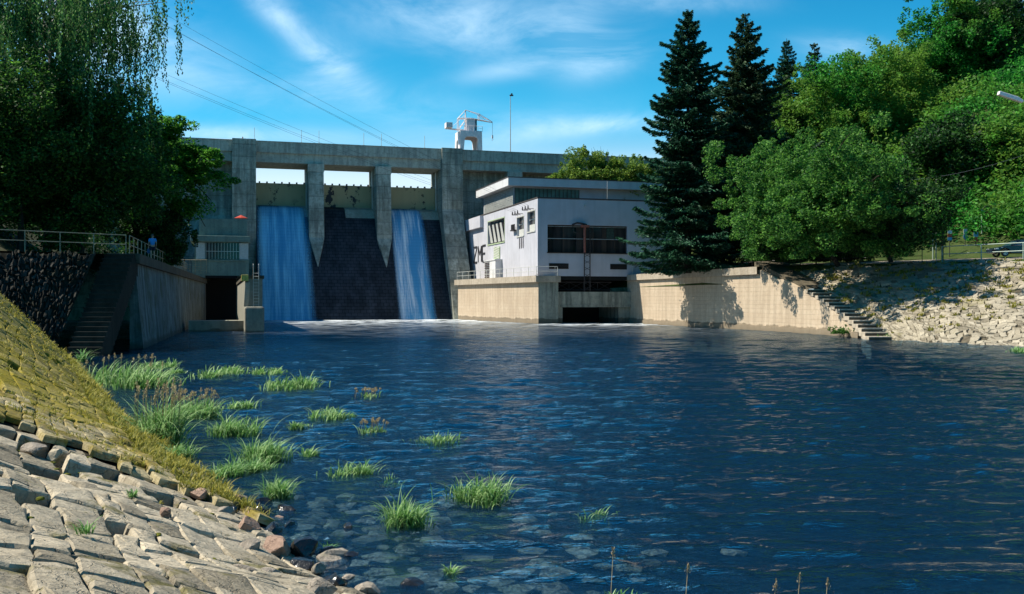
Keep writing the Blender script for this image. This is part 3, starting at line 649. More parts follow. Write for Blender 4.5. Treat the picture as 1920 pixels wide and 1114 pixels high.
# dividing wall between outlet and spillway
dv = thing('dividing_wall', 'concrete wall between the dark outlet channel and the blue waterfall', 'wall', DL((-2.2, -40, 0)))
b = MB(DL); b.box(-3.0, -1.4, -59.2, -15.02, -3, 5.0); b.build('wall', M['block'], dv)
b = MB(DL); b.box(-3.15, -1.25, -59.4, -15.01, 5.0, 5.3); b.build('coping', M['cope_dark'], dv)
ld = thing('ladder', 'thin metal ladder fixed to the front of the dividing wall', 'ladder', DL((-1.9, -59.3, 2.4)))
b = MB(DL)
for x in (-2.25, -1.75): b.tube([(x, -59.5, 2.35), (x, -59.5, 6.3), (x, -59.0, 6.4)], .025, 5)
b.build('rails', M['rail_light'], ld)
for q in range(11): b = MB(DL); b.tube([(-2.25, -59.5, 2.5+q*.3), (-1.75, -59.5, 2.5+q*.3)], .018, 4); b.build('rung', M['rail_light'], ld)
b = MB(DL); b.box(-3.35, -2.7, -59.6, -59.1, 4.75, 5.35); tag(b.build('marker_box', M['yellow'], loc=DL((-3, -59.4, 4.8)), bevel=.04), 'small yellow box on the outer corner of the dividing wall top', 'box')
b = MB(DL); b.prism([(-3.12, 2.35), (-2.98, 4.6), (-2.55, 4.65), (-2.62, 3.4), (-2.72, 2.35)], -59.42, -59.25, 'y'); tag(b.build('sunlit_strip', M['coping'], loc=DL((-2.9, -59.3, 2.35))), 'pale sunlit strip of the dividing wall below the yellow box, made as a slab', 'painted light')  # sunlit strip of the wall, put in as a pale slab
b = MB(DL); b.box(-3.1, -1.35, -62.2, -59.62, -2.8, 2.35); o = b.build('concrete_block', M['block'], loc=DL((-2.2, -61, 0)), bevel=.18); tag(o, 'square concrete block with rounded edges standing in the water before the ladder', 'block')
b = MB(DL); b.box(-8.1, -3.11, -58.5, -55, -2.9, 1.0); o = b.build('weir_sill', M['block'], loc=DL((-5, -57, 0))); tag(o, 'low concrete sill across the mouth of the outlet channel', 'sill')

# left retaining wall with plank marks
Lw = thing('retaining_wall', 'tall streaked concrete retaining wall below the walkway on the left shore', 'wall', (-23, 60, 0))
a_ = Vector((-22.9, 60.0)); e_ = Vector(DL((-7.2, -15, 0))[:2])
b = MB()
N_ = 24; P = []
for i in range(N_+1):
    f = i/N_; p = a_.lerp(e_, f); n = Vector((cu_, su_)); bt = .9*(1-f)
    P.append([(p.x-1.4, p.y-.4, 5.2), (p.x, p.y, 5.2), (p.x+n.x*bt*.25, p.y+n.y*.0, 2.6), (p.x+n.x*bt*.6, p.y+n.y*.0, -.3), (p.x+n.x*bt, p.y, -3)])
b.grid(P); c_ = P[0]; b.add([c_[1], c_[2], c_[3], c_[4], (a_.x-.35, a_.y, -3), (a_.x-.35, a_.y, 5.2)], [(0, 1, 2, 3, 4, 5)]); b.build('wall', M['leftwall'], Lw)
b = MB(); b.grid([[(p.x+.28, p.y-.05, 5.2), (p.x+.28, p.y-.05, 5.8), (p.x-1.6, p.y-.4, 5.82), (p.x-1.6, p.y-.4, 5.2), (p.x+.28, p.y-.05, 5.2)] for p in [a_.lerp(e_, i/12) for i in range(13)]])
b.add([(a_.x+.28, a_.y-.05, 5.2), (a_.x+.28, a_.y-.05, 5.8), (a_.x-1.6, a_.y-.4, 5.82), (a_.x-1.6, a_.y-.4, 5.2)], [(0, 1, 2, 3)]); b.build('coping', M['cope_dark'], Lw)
# rubble slope + stairs on the left
Rt = [(-60, 26), (-45, 39.5), (-28.9, 54.4), (-24.6, 58.3)]; Rb = [(-54, 20), (-40, 34.0), (-25.9, 49.8), (-24.3, 51.8)]
def rub(t, d, h=0):
    f = 3*t/46.0; a = lerp_poly(Rb, f); e = lerp_poly(Rt, f); k = d/7.5
    return (a[0]+(e[0]-a[0])*k+h*.45, a[1]+(e[1]-a[1])*k-h*.6, -.2+5.9*k+h*.6)
rw = thing('rubble_slope', 'dark rough rubble stone revetment below the left railing', 'revetment', (-28, 52, 0))
b = MB(); b.grid([[rub(t*1.0, d*.75, -.15) for d in range(-2, 11)] for t in range(0, 47)]); b.build('backing', M['mud'], rw)
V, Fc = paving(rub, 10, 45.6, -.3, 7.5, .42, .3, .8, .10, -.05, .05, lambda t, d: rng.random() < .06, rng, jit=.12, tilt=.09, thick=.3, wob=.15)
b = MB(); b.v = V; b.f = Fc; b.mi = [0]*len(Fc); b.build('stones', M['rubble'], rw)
stl = thing('staircase', 'steps coloured shade-dark, down to the water beside the streaked retaining wall', 'stairs', (-23.3, 54, 0))
for k in range(22):
    f = k/20; y0 = 52.6+f*6.6; z = .05+f*5.3; x1 = -22.02-f*.8
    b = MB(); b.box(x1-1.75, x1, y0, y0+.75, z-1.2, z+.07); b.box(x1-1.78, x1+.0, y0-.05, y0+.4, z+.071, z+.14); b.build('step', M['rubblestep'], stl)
tag(stl, stl['label'], 'stairs')

# ------------------------------------------------------------------ railings
def railing(name, label, pts, zf, spacing, h, nr, mat, r=.03, group=None, fr=ID, cat='railing'):
    segs = []; root = None
    base = fr((*pts[0], zf(*pts[0])))
    root = thing(name, label, cat, base, group)
    posts = []
    for a, c in zip(pts, pts[1:]):
        n = max(1, round(math.dist(a, c)/spacing)); posts += [(a[0]+(c[0]-a[0])*k/n, a[1]+(c[1]-a[1])*k/n) for k in range(n)]
    posts.append(pts[-1])
    for p in posts:
        z = zf(*p); b = MB(fr); b.tube([(p[0], p[1], z-.1), (p[0], p[1], z+h)], r, 5); b.build('post', mat, root)
    for q in range(nr):
        b = MB(fr); b.tube([(p[0], p[1], zf(*p)+h*(q+1)/nr-.01) for p in posts], r*.85, 5); b.build('rail', mat, root)
    return root
railing('railing', 'rusty cream two bar railing above the dark rubble slope on the left', [(-42, 42.2), (-29.0, 54.6), (-23.4, 59.8)], lambda x, y: 5.8, 2.05, 1.12, 2, M['rail_rust'], .032)
a2 = (-23.3, 60.1); e2 = (a2[0]+(e_.x-a_.x)*.62, a2[1]+(e_.y-a_.y)*.62)
railing('railing', 'rusty cream railing along the walkway where the person in blue stands', [a2, e2], lambda x, y: 5.8, 2.1, 1.12, 2, M['rail_rust'], .032)
# safety mesh panel at walkway end
k_ = (e2[0]-.6, e2[1]+1)
mp = thing('mesh_gate', 'small rusty grid gate at the far end of the left walkway', 'gate', (k_[0], k_[1], 5.8))
b = MB()
for q in range(7): b.tube([(k_[0]-1.2+q*.6, k_[1], 5.8), (k_[0]-1.2+q*.6, k_[1], 7.4)], .03, 4); b.tube([(k_[0]-1.2, k_[1], 5.9+q*.24), (k_[0]+2.4, k_[1], 5.9+q*.24)], .02, 4)
b.build('grid', M['rail_rust'], mp)

# ------------------------------------------------------------------ powerhouse
ph = thing('powerhouse', 'white flat roofed power station building beside the dam with a long dark window', 'building', DL((40, -20, 6)))
S0 = 33.1; W0 = -37.7; Z0 = 6.0; Z1 = 15.75
# lower box shell with openings cut as separate wall panels
def wall_x(b, x, th, y0, y1, z0, z1, holes):     # wall in plane x, y-extent, with rectangular holes [(ya,yb,za,zb)] (non overlapping in y)
    ys = y0
    for (ya, yb, za, zb) in sorted(holes):
        if ya > ys: b.box(x, x+th, ys, ya, z0, z1)
        b.box(x, x+th, ya, yb, z0, za); b.box(x, x+th, ya, yb, zb, z1); ys = yb
    if ys < y1: b.box(x, x+th, ys, y1, z0, z1)
def wall_y(b, y, th, x0, x1, z0, z1, holes):
    xs = x0
    for (xa, xb, za, zb) in sorted(holes):
        if xa > xs: b.box(xs, xa, y, y+th, z0, z1)
        b.box(xa, xb, y, y+th, z0, za); b.box(xa, xb, y, y+th, zb, z1); xs = xb
    if xs < x1: b.box(xs, x1, y, y+th, z0, z1)
WIN1 = (-22.6, -13.7, 11.2, 14.55); WINa = (-31.8, -28.7, 11.5, 14.0); WINb = (-36.6, -33.4, 11.8, 14.35)
b = MB(DL); wall_x(b, S0, .5, W0, -1.9, Z0, Z1, [WIN1, WINa, WINb]); b.box(S0-.55, S0+.49, -11, -1.3, 14.0, Z1-.003)
b.build('side_wall', M['white'], ph)
MAINW = (34.4, 45.3, 9.0, 12.5)
b = MB(DL); wall_y(b, W0, .6, S0+.503, 52, Z0, Z1, [MAINW]); b.build('front_wall', M['white'], ph)
b = MB(DL); b.box(S0+.2, 52, W0+.3, -1.3, Z1-.02, Z1+.06); b.box(S0-.06, 52, W0-.06, W0+.2, Z1+.061, Z1+.2); b.box(S0-.06, S0+.2, W0+.2, -1.3, Z1+.061, Z1+.2); b.build('lower_roof', M['felt'], ph)
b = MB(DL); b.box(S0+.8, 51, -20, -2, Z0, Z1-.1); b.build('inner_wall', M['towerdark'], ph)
# main window: panes set back, frames, pale bar
mw = MB(DL); mw.box(34.4, 45.3, W0+.42, W0+.5, 9.0, 12.5); wnd = mw.build('main_window', M['glass'], ph)
b = MB(DL)
for x0, x1 in ((34.4, 34.5), (36.55, 36.75), (38.4, 39.1), (40.6, 40.72), (41.9, 42.5), (43.6, 43.72), (45.15, 45.3)): b.box(x0, x1, W0+.3, W0+.419, 9.1, 12.4)
b.box(34.4, 45.3, W0+.3, W0+.418, 12.401, 12.5); b.box(34.3, 45.4, W0-.12, W0+.416, 8.88, 9.0); b.build('window_frame', M['frame_dark'], wnd)
b = MB(DL); b.box(34.5, 45.2, W0+.22, W0+.29, 10.72, 10.80); b.box(34.5, 45.2, W0+.23, W0+.29, 12.28, 12.34); b.build('window_bar', M['frame_light'], wnd)
b = MB(DL); b.box(42.55, 43.55, W0+.36, W0+.41, 10.85, 12.2); b.build('curtain', M['curtain'], wnd)
for x0, x1 in ((34.6, 37.2), (42.9, 45.2)):
    b = MB(DL); b.box(x0, x1, W0-.05, W0-.003, 6.9, 7.6); o = b.build('low_vent', M['towerdark'], ph)
    b = MB(DL)
    for q in range(4): b.box(x0, x1, W0-.09, W0-.052, 6.98+q*.17, 7.03+q*.17)
    b.build('slats', M['iron'], o)
b = MB(DL); b.box(39.3, 39.5, W0-.25, W0-.003, 14.95, 15.15); b.build('wall_lamp', M['ventpanel'], ph)
# side windows
for (ya, yb, za, zb) in (WIN1, WINa, WINb):
    big = (yb-ya) > 5
    b = MB(DL); b.box(S0+.36, S0+.42, ya, yb, za, zb); o = b.build('side_window', M['glass'], ph)
    b = MB(DL); b.box(S0-.1, S0+.3, ya-.15, yb+.15, za-.16, za-.003); b.box(S0-.04, S0+.1, ya-.12, ya-.003, za, zb+.1); b.box(S0-.04, S0+.1, yb+.003, yb+.12, za, zb+.1); b.box(S0-.04, S0+.1, ya-.1, yb+.1, zb+.003, zb+.14); b.build('window_frame', M['ventpanel'] if not big else M['louver'], o)
    if big:
        for q in range(4):
            y = ya+1.0+q*2.05; b = MB(DL); b.add([(S0+.30, y, za+.2), (S0+.30, y+1.35, za+.2), (S0-.15, y+1.0, zb-.6), (S0-.15, y+.2, zb-.6), (S0+.35, y, za+.2), (S0+.35, y+1.35, za+.2), (S0-.10, y+1.0, zb-.6), (S0-.10, y+.2, zb-.6)], [(0, 1, 2, 3), (7, 6, 5, 4), (0, 4, 5, 1), (1, 5, 6, 2), (2, 6, 7, 3), (3, 7, 4, 0)]); b.build('tilted_panel', M['ventpanel'], o)
    else:
        b = MB(DL); b.box(S0+.25, S0+.3, ya, yb, za, za+.9); b.box(S0+.24, S0+.32, ya, yb, za+1.5, za+1.58); b.box(S0+.24, S0+.32, (ya+yb)/2-.05, (ya+yb)/2+.05, za+.9, zb); b.build('lower_panel', M['ventpanel'], o)
# letters ZME: strokes in the wall plane (text reads left to right going downstream)
def letter(strokes, y0, y1, z0, z1, w=.26):
    b = MB(DL); k = 0
    for (a, c, d, e) in strokes:
        p = (y0+(y1-y0)*a, z0+(z1-z0)*c); q = (y0+(y1-y0)*d, z0+(z1-z0)*e); dv_ = Vector((q[0]-p[0], q[1]-p[1])); L_ = dv_.length; n = Vector((-dv_.y, dv_.x))/L_*w/2; x = -.003*k; k += 1
        b.prism([(p[0]+n.x, p[1]+n.y), (p[0]-n.x, p[1]-n.y), (q[0]-n.x, q[1]-n.y), (q[0]+n.x, q[1]+n.y)], S0-.09+x, S0-.004, 'x')
    return b
# the dam frame has +y upstream: reading direction is -y
ZY = [(-6.7, -9.0+.25), (-9.5, -11.8+.1), (-12.3, -14.0)]
ZY = [(-5.2, -7.3), (-8.0, -10.0), (-10.6, -12.4)]
ltr = thing('wall_letters', 'tall black letters ZME on the white side wall of the power station', 'lettering', DL((S0, -8, 8.7)))
for nm, ys, st in (('letter_z', ZY[0], [(0, 1, 1, 1), (1, 1, 0, 0), (0, 0, 1, 0)]), ('letter_m', ZY[1], [(0, 0, 0, 1), (0, 1, .5, .45), (.5, .45, 1, 1), (1, 1, 1, 0)]), ('letter_e', ZY[2], [(0, 0, 0, 1), (0, 1, 1, 1), (0, .5, .8, .5), (0, 0, 1, 0)])):
    letter(st, ys[0], ys[1], 8.8, 11.2).build(nm, M['letter'], ltr)
# green louver, vent box
lv = thing('louver_panel', 'pale green slatted louver on the white side wall above the vent box', 'louver', DL((S0, -18, 8.8)))
b = MB(DL); b.box(S0-.1, S0-.003, -20.4, -17.2, 8.9, 10.6); b.build('panel', M['louver'], lv)
b = MB(DL)
for q in range(7):
    z = 8.95+q*.24; b.add([(S0-.16, -20.3, z), (S0-.16, -17.3, z+.45), (S0-.16, -17.3, z+.35), (S0-.16, -20.3, z-.1), (S0-.101, -20.3, z), (S0-.101, -17.3, z+.45), (S0-.101, -17.3, z+.35), (S0-.101, -20.3, z-.1)], [(0, 1, 2, 3), (0, 4, 5, 1), (2, 6, 7, 3)])
b.build('slats', M['ventpanel'], lv)
vb = thing('vent_box', 'grey ventilation box with slatted side at the foot of the white side wall', 'vent', DL((S0-.6, -18, 6)))
b = MB(DL); b.box(S0-1.0, S0-.003, -21.4, -15.4, 6.03, 8.6); b.box(S0-1.1, S0-.003, -21.5, -15.3, 8.6, 8.75); b.build('box', M['fascia'], vb)
b = MB(DL)
for q in range(9): b.box(S0-1.08, S0-1.003, -18.2, -15.7, 6.2+q*.26, 6.33+q*.26)
b.build('slats', M['frame_dark'], vb)
# upper storey
S1 = 35.0; U0 = -20.6; U1 = -4
b = MB(DL); b.box(S1, 60, U0, U1, Z1+.06, 19.2); b.build('upper_wall', M['white'], ph)
b = MB(DL)
q = U0+.003
while q < U1-.5: b.prism([(S1-.12, q), (S1-.12, q+.4), (S1-.003, q+.45), (S1-.003, q-.0)], Z1+.25, 19.1, 'z') if False else b.box(S1-.1, S1-.003, q, q+.42, Z1+.25, 19.15); q += .62
b.build('side_cladding', M['cladding'], ph)
b = MB(DL); b.box(S1+.15, 45.0, U0-.06, U0-.003, 16.3, 19.0); gb = b.build('clerestory_window', M['glassband'], ph)
b = MB(DL)
for q in range(17): b.box(S1+.15+q*.61, S1+.23+q*.61, U0-.12, U0-.062, 16.3, 19.0)
b.build('mullions', M['frame_dark'], gb)
b = MB(DL); b.box(S1-1.1, 61, U0-1.1, U1+.6, 19.2, 20.35); b.build('roof_slab', M['fascia'], ph)
b = MB(DL); b.box(S1-1.16, 61, U0-1.16, U1+.6, 20.353, 20.46); b.build('roof_edge', M['felt'], ph)
b = MB(DL); b.tube([(48.6, U0-2, Z1+.1), (48.6, U0-2, 20.2)], .03, 4); tag(b.build('thin_rod', M['rail_light'], loc=DL((48.6, U0-2, Z1))), 'thin rod on the lower roof of the power station near the spruce', 'rod')
# pedestal (battered left side running to the spillway wall)
pd = thing('quay_wall', 'sunlit beige concrete base wall under the power station rising from the water', 'wall', DL((33, -38.9, 0)))
p1 = Vector((32.8, -38.9)); p2 = Vector((29.4, -9.9))
b = MB(DL); b.add([(p1.x, p1.y, -3), (35.4, -38.9, -3), (35.4, -30, -3), (35.4, -8, -3), (p2.x, p2.y, -3), (p1.x, p1.y, 5.2), (35.4, -38.9, 5.2), (35.4, -30, 5.2), (35.4, -8, 5.2), (p2.x, p2.y, 5.2)], [(0, 1, 6, 5), (1, 3, 8, 6), (4, 0, 5, 9), (5, 6, 8, 9)])
b.build('wall', M['warm'], pd)
b = MB(DL); b.add([(p1.x-.004, p1.y-.004, -1), (35.41, -38.905, -1), (35.41, -38.905, 5.19), (p1.x-.004, p1.y-.004, 5.19)], [(0, 1, 2, 3)]); b.build('end_face', M['pier_front'], pd)
b = MB(DL); b.prism([(p1.x-.45, p1.y-.4), (35.6, -39.3), (35.6, W0+.0), (S0+.1, W0+.0), (S0+.1, -2), (p2.x-.45, p2.y+.5), (p2.x-.45, p2.y)], 5.203, 6.0, 'z'); b.build('coping', M['coping'], pd)
# recess, lintel beam, draft tube mouth
rc = thing('outlet_bay', 'dark turbine outlet recess with a concrete beam under the white building', 'outlet', DL((40, -36, 0)))
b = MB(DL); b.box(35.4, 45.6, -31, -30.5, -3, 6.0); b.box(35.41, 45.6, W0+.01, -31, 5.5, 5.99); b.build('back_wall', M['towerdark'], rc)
b = MB(DL); b.box(35.415, 45.5, -38.3, -36.2, 2.05, 4.0); b.box(35.415, 45.5, -38.42, -36.5, 2.05, 2.35); b.build('beam', M['pier_front'], rc)
for x0, x1 in ((35.415, 36.3), (43.9, 45.5)): b = MB(DL); b.box(x0, x1, -38, -31.2, -3, 2.04); b.build('jamb', M['pier_front'], rc)
tr_ = thing('lattice_girder', 'thin steel lattice girder lying across the dark recess', 'girder', DL((39, -36.5, 4.3)))
b = MB(DL)
for z in (4.25, 5.25): b.tube([(35.5, -37.2, z), (43.3, -37.2, z)], .06, 5)
for q in range(4): x = 35.5+q*1.95; b.tube([(x, -37.2, 4.25), (x+1.95, -37.2, 5.25)], .04, 4); b.tube([(x+1.95, -37.2, 4.25), (x, -37.2, 5.25)], .04, 4); b.tube([(x, -37.2, 4.25), (x, -37.2, 5.25)], .04, 4)
b.build('frame', M['iron'], tr_)
# mast with T head
q0 = lp(1095, 421, -38.0)
ms = thing('lattice_mast', 'red brown mast with a short T arm rising on dark lattice legs before the window', 'mast', DL((q0[0], -38, 4.0)))
b = MB(DL); b.tube([(q0[0], -38.2, 9.0), (q0[0], -38.2, 12.4)], .16, 6); b.box(q0[0]-.5, q0[0]+.6, -38.4, -38.0, 12.2, 12.5); b.build('post', M['rust'], ms)
b = MB(DL)
for x in (q0[0]-.02, q0[0]+.75): b.tube([(x, -38.2, 3.9), (x, -38.2, 9.1)], .07, 5)
for q in range(6): b.tube([(q0[0]-.02, -38.2, 4.2+q*.85), (q0[0]+.75, -38.2, 4.6+q*.85)], .03, 4); b.tube([(q0[0]+.75, -38.2, 4.2+q*.85), (q0[0]-.02, -38.2, 4.6+q*.85)], .03, 4)
for q in range(16): b.box(q0[0]+.68, q0[0]+.82, -38.3, -38.15, 9.1+q*.2, 9.2+q*.2)
b.tube([(q0[0]+.75, -38.2, 9), (q0[0]+.75, -38.2, 12.3)], .02, 4); b.build('lattice_legs', M['iron'], ms)
b = MB(DL); b.tube([(q0[0]-1.6, -38.0, 12.5), (q0[0]-1.0, -38.1, 12.75), (q0[0]-.2, -38.2, 12.65), (q0[0]+.3, -38.2, 12.5)], .14, 6); b.tube([(q0[0]-1.5, -37.9, 12.5), (q0[0]-1.35, -37.9, 11.6), (q0[0]-.9, -37.9, 11.5)], .05, 5); b.build('cable_bundle', M['iron'], ms)
# railing on the base
railing('railing', 'pale thin railing on the beige base wall in front of the white side wall', [(29.2, -10.2), (32.55, -38.9), (35.3, -39.0), (35.3, W0-.3)], lambda x, y: 6.0, 2.4, 1.15, 2, M['rail_light'], .035, fr=DL)
railing('railing', 'short pale railing beside the spruce at the start of the right retaining wall', [(45.9, -38.0), (46.2, -33)], lambda x, y: 6.2, 2.0, 1.15, 2, M['rail_light'], .035, fr=DL)
# insulator brackets + power lines
ends = []
for gi, (yc, zc) in enumerate(((-30.2, 14.35), (-34.8, 14.6))):
    t = thing('insulator_bracket', ['row of insulators on a bracket over the inner small side window', 'row of insulators on a bracket over the small side window nearest the corner'][gi], 'insulator', DL((S0, yc, zc)), 'insulator brackets on the white side wall')
    b = MB(DL); b.tube([(S0-.75, yc-1.3, zc), (S0-.75, yc+1.3, zc)], .05, 5)
    for q in (-1.2, 0, 1.2): b.tube([(S0-.003, yc+q, zc), (S0-.75, yc+q, zc)], .04, 4)
    b.build('arm', M['iron'], t)
    for q in (-1.2, 0, 1.2):
        b = MB(DL); b.tube([(S0-.75, yc+q, zc+.05), (S0-.75, yc+q, zc+.45)], .11, 6, .05); b.build('insulator', M['ceramic'], t); ends.append(DL((S0-.75, yc+q, zc+.45)))
for i, (ex, ey, ez) in enumerate(ends):
    gi, k = divmod(i, 3)
    tgt = [(-52+k*2, 92, 38.6+(2.6, 0, -.9)[k]), (-52+k*2, 92, 31.2+(1.7, 0, -1.0)[k])][1-gi] if True else None
    a = Vector((ex, ey, ez)); c = Vector(tgt); pts = []
    for q in range(25):
        f = q/24; p = a.lerp(c, f); p.z -= 3.0*4*f*(1-f)*.35; pts.append(tuple(p))
    b = MB(); b.tube(pts, .012, 4); o = b.build('power_line', M['wire'], loc=ends[i])
    tag(o, ['topmost', 'middle', 'lowest'][k]+' wire of the '+('lower' if gi == 0 else 'upper')+' set of lines from the white wall to the left trees', 'power line', 'power lines across the sky')
b = MB(DL); b.box(S0-.5, S0-.004, -28.6, -27.0, 12.3, 12.45)
for q in range(4): b.tube([(S0-.3, -28.4+q*.45, 12.45), (S0-.3, -28.4+q*.45, 13.2)], .08, 6)
tag(b.build('insulator_shelf', M['iron'], loc=DL((S0, -28, 12.3))), 'small shelf of dark stub insulators left of the small side windows', 'insulator')
b = MB(DL)
for q in range(3): b.tube([(S0-.06, -31.6+q*.8, 9.8), (S0-.06, -31.6+q*.8, 11.2)], .05, 4)
tag(b.build('cable_ducts', M['frame_dark'], loc=DL((S0, -31, 9.8))), 'three short dark cable ducts on the white wall below the small windows', 'duct')

# ------------------------------------------------------------------ right retaining wall, stairs, coping
WR = [DL((45.5, -37.0, 0))[:2], (15.9, 125.2), (20.5, 108), (24.1, 96), (25.7, 89.5), (26.5, 85), (27.0, 80.5), (27.0, 76.6)]
wz = [6.2, 6.2, 6.2, 6.2, 4.25, 2.85, 1.5, .4]
pts = []
for i in range(len(WR)-1):
    n = 6
    for k in range(n): f = k/n; pts.append((WR[i][0]+(WR[i+1][0]-WR[i][0])*f, WR[i][1]+(WR[i+1][1]-WR[i][1])*f, wz[i]+(wz[i+1]-wz[i])*f))
pts.append((*WR[-1], wz[-1]))
rwall = thing('retaining_wall', 'long sunlit beige retaining wall with tree shadows on the right shore', 'wall', (*WR[1], 0))
b = MB(); b.grid([[(x-.25, y, -3), (x-.15, y, .45), (x, y, .5), (x+.06, y, z-.75 if z > 5 else z-.1), (x+.06, y, z-.3 if z > 5 else z), (x+.35, y, z-.3 if z > 5 else z), (x+.35, y, -3)] for x, y, z in pts])
b.add([(pts[-1][0]-.25, pts[-1][1], -3), (pts[-1][0]+.35, pts[-1][1], -3), (pts[-1][0]+.35, pts[-1][1], pts[-1][2]), (pts[-1][0]+.06, pts[-1][1], pts[-1][2])], [(0, 1, 2, 3)])
b.build('wall', M['warm'], rwall)
cp = [p for p in pts if p[2] > 6.15]
b = MB(); b.grid([[(x-.28, y, z-.72), (x-.28, y, z+.02), (x+1.0, y+.2, z+.03), (x+1.0, y+.2, z-.72), (x-.28, y, z-.72)] for x, y, z in cp]); x, y, z = cp[0]
b.add([(x-.28, y, z-.72), (x-.28, y, z+.02), (x+1.0, y+.2, z+.03), (x+1.0, y+.2, z-.72)], [(0, 1, 2, 3)]); b.build('coping', M['coping'], rwall)
rs = thing('staircase', 'worn stone steps down the paved bank at the end of the sunlit wall', 'stairs', (27, 77, 0))
def wall_x_at(y):
    for a, c in zip(WR, WR[1:]):
        if min(a[1], c[1]) <= y <= max(a[1], c[1]): return a[0]+(c[0]-a[0])*(y-a[1])/(c[1]-a[1])
    return WR[-1][0]
for k in range(14):
    y = 73.9+k*1.02; z = .12+k*.283; x = wall_x_at(y)-.05 if y > 77 else 26.95-.25*(77-y)/3
    b = MB(); b.box(x, x+1.75, y-.08, y+1.3, z-.22, z+.12); b.box(x+.25, x+1.7, y+.1, y+1.2, z-1.6, z-.221); o = b.build('step', M['coping'], rs, bevel=.03)
    b = MB(); b.box(x+.01, x+1.74, y-.083, y-.065, z-.14, z+.04); b.build('riser', M['cope_dark'], o)
b = MB(); b.grid([[(wall_x_at(y)+1.55, y, .2+(y-74)*.278-2), (wall_x_at(y)+1.55, y, .32+(y-74)*.278), (wall_x_at(y)+1.85, y, .32+(y-74)*.278), (wall_x_at(y)+1.85, y, .2+(y-74)*.278-2)] for y in np.linspace(76.7, 88.5, 12)]); b.build('side_kerb', M['coping'], rs)
b = MB(); b.grid([[(wall_x_at(y)+.3, y, .12+(y-74)*.283-1.5), (wall_x_at(y)+.3, y, .1+(y-74)*.283), (wall_x_at(y)+1.6, y+.2, .15+(y-74)*.283), (wall_x_at(y)+3.6, y+.6, .05+(y-74)*.283)] for y in np.linspace(87.6, 97.5, 14)]); struct(b.build('river_bank', M['bankjoint'], loc=(0, 0, 0)))
# right railing (green), car, signs, posts
zf = lambda x, y: TZ(x+.3, y+.3)
railing('railing', 'pale green two bar railing at the top of the right stone bank beside the car', [(37.0, 84.9), (41.1, 79.3), (48.2, 69)], zf, 3.3, 1.3, 2, M['rail_green'], .05)
railing('railing', 'low dark railing under the trees on the right wall top', [(22.4, 107), (25.6, 97.6), (30.2, 93.2), (36.0, 86.6)], zf, 3.0, 1.1, 2, M['iron'], .035)

def wheel_parts(parent, c, r, w, ax):
    n = 20; d = Vector(ax).normalized(); up = Vector((0, 0, 1)); si = d.cross(up).normalized()
    def ring(rr, o): return [tuple(Vector(c)+d*o+si*math.cos(2*math.pi*k/n)*rr+up*math.sin(2*math.pi*k/n)*rr) for k in range(n)]
    b = MB(); vs = ring(r*.62, -w/2)+ring(r*.95, -w/2)+ring(r, -w/4)+ring(r, w/4)+ring(r*.95, w/2)+ring(r*.62, w/2)
    b.add(vs, [(q*n+k, q*n+(k+1) % n, ((q+1) % 6)*n+(k+1) % n, ((q+1) % 6)*n+k) for q in range(6) for k in range(n)])
    wh = b.build('wheel', M['iron'], parent, smooth=False)
    b = MB(); vs = ring(r*.62, -w*.35)+ring(r*.5, -w*.3)+[tuple(Vector(c)-d*w*.2)]; b.add(vs, [(k, (k+1) % n, n+(k+1) % n, n+k) for k in range(n)])
    for k in range(5):
        a = 2*math.pi*k/5; e = Vector(c)-d*w*.36+si*math.cos(a)*r*.58+up*math.sin(a)*r*.58; s1 = (si*-math.sin(a)+up*math.cos(a))*r*.09
        cc = Vector(c)-d*w*.36; b.add([tuple(cc+s1), tuple(cc-s1), tuple(e-s1), tuple(e+s1), tuple(cc+s1+d*.04), tuple(cc-s1+d*.04), tuple(e-s1+d*.04), tuple(e+s1+d*.04)], [(0, 1, 2, 3), (4, 7, 6, 5), (0, 3, 7, 4), (1, 5, 6, 2)])
    b.build('rim', M['rimm'], wh)
M['rimm'] = simple('alloy', (.45, .45, .47), .3, .5, .1, 5, metal=.8)
M['carpaint'] = simple('dark_blue_paint', (.012, .018, .035), .18, .6, .05, 1, bump=0)
M['carglass'] = simple('car_glass', (.02, .05, .07), .05, .6, .1, 1, bump=0)
M['lampglass'] = simple('headlamp_glass', (.7, .7, .68), .1, .6, .05, 3, bump=0)
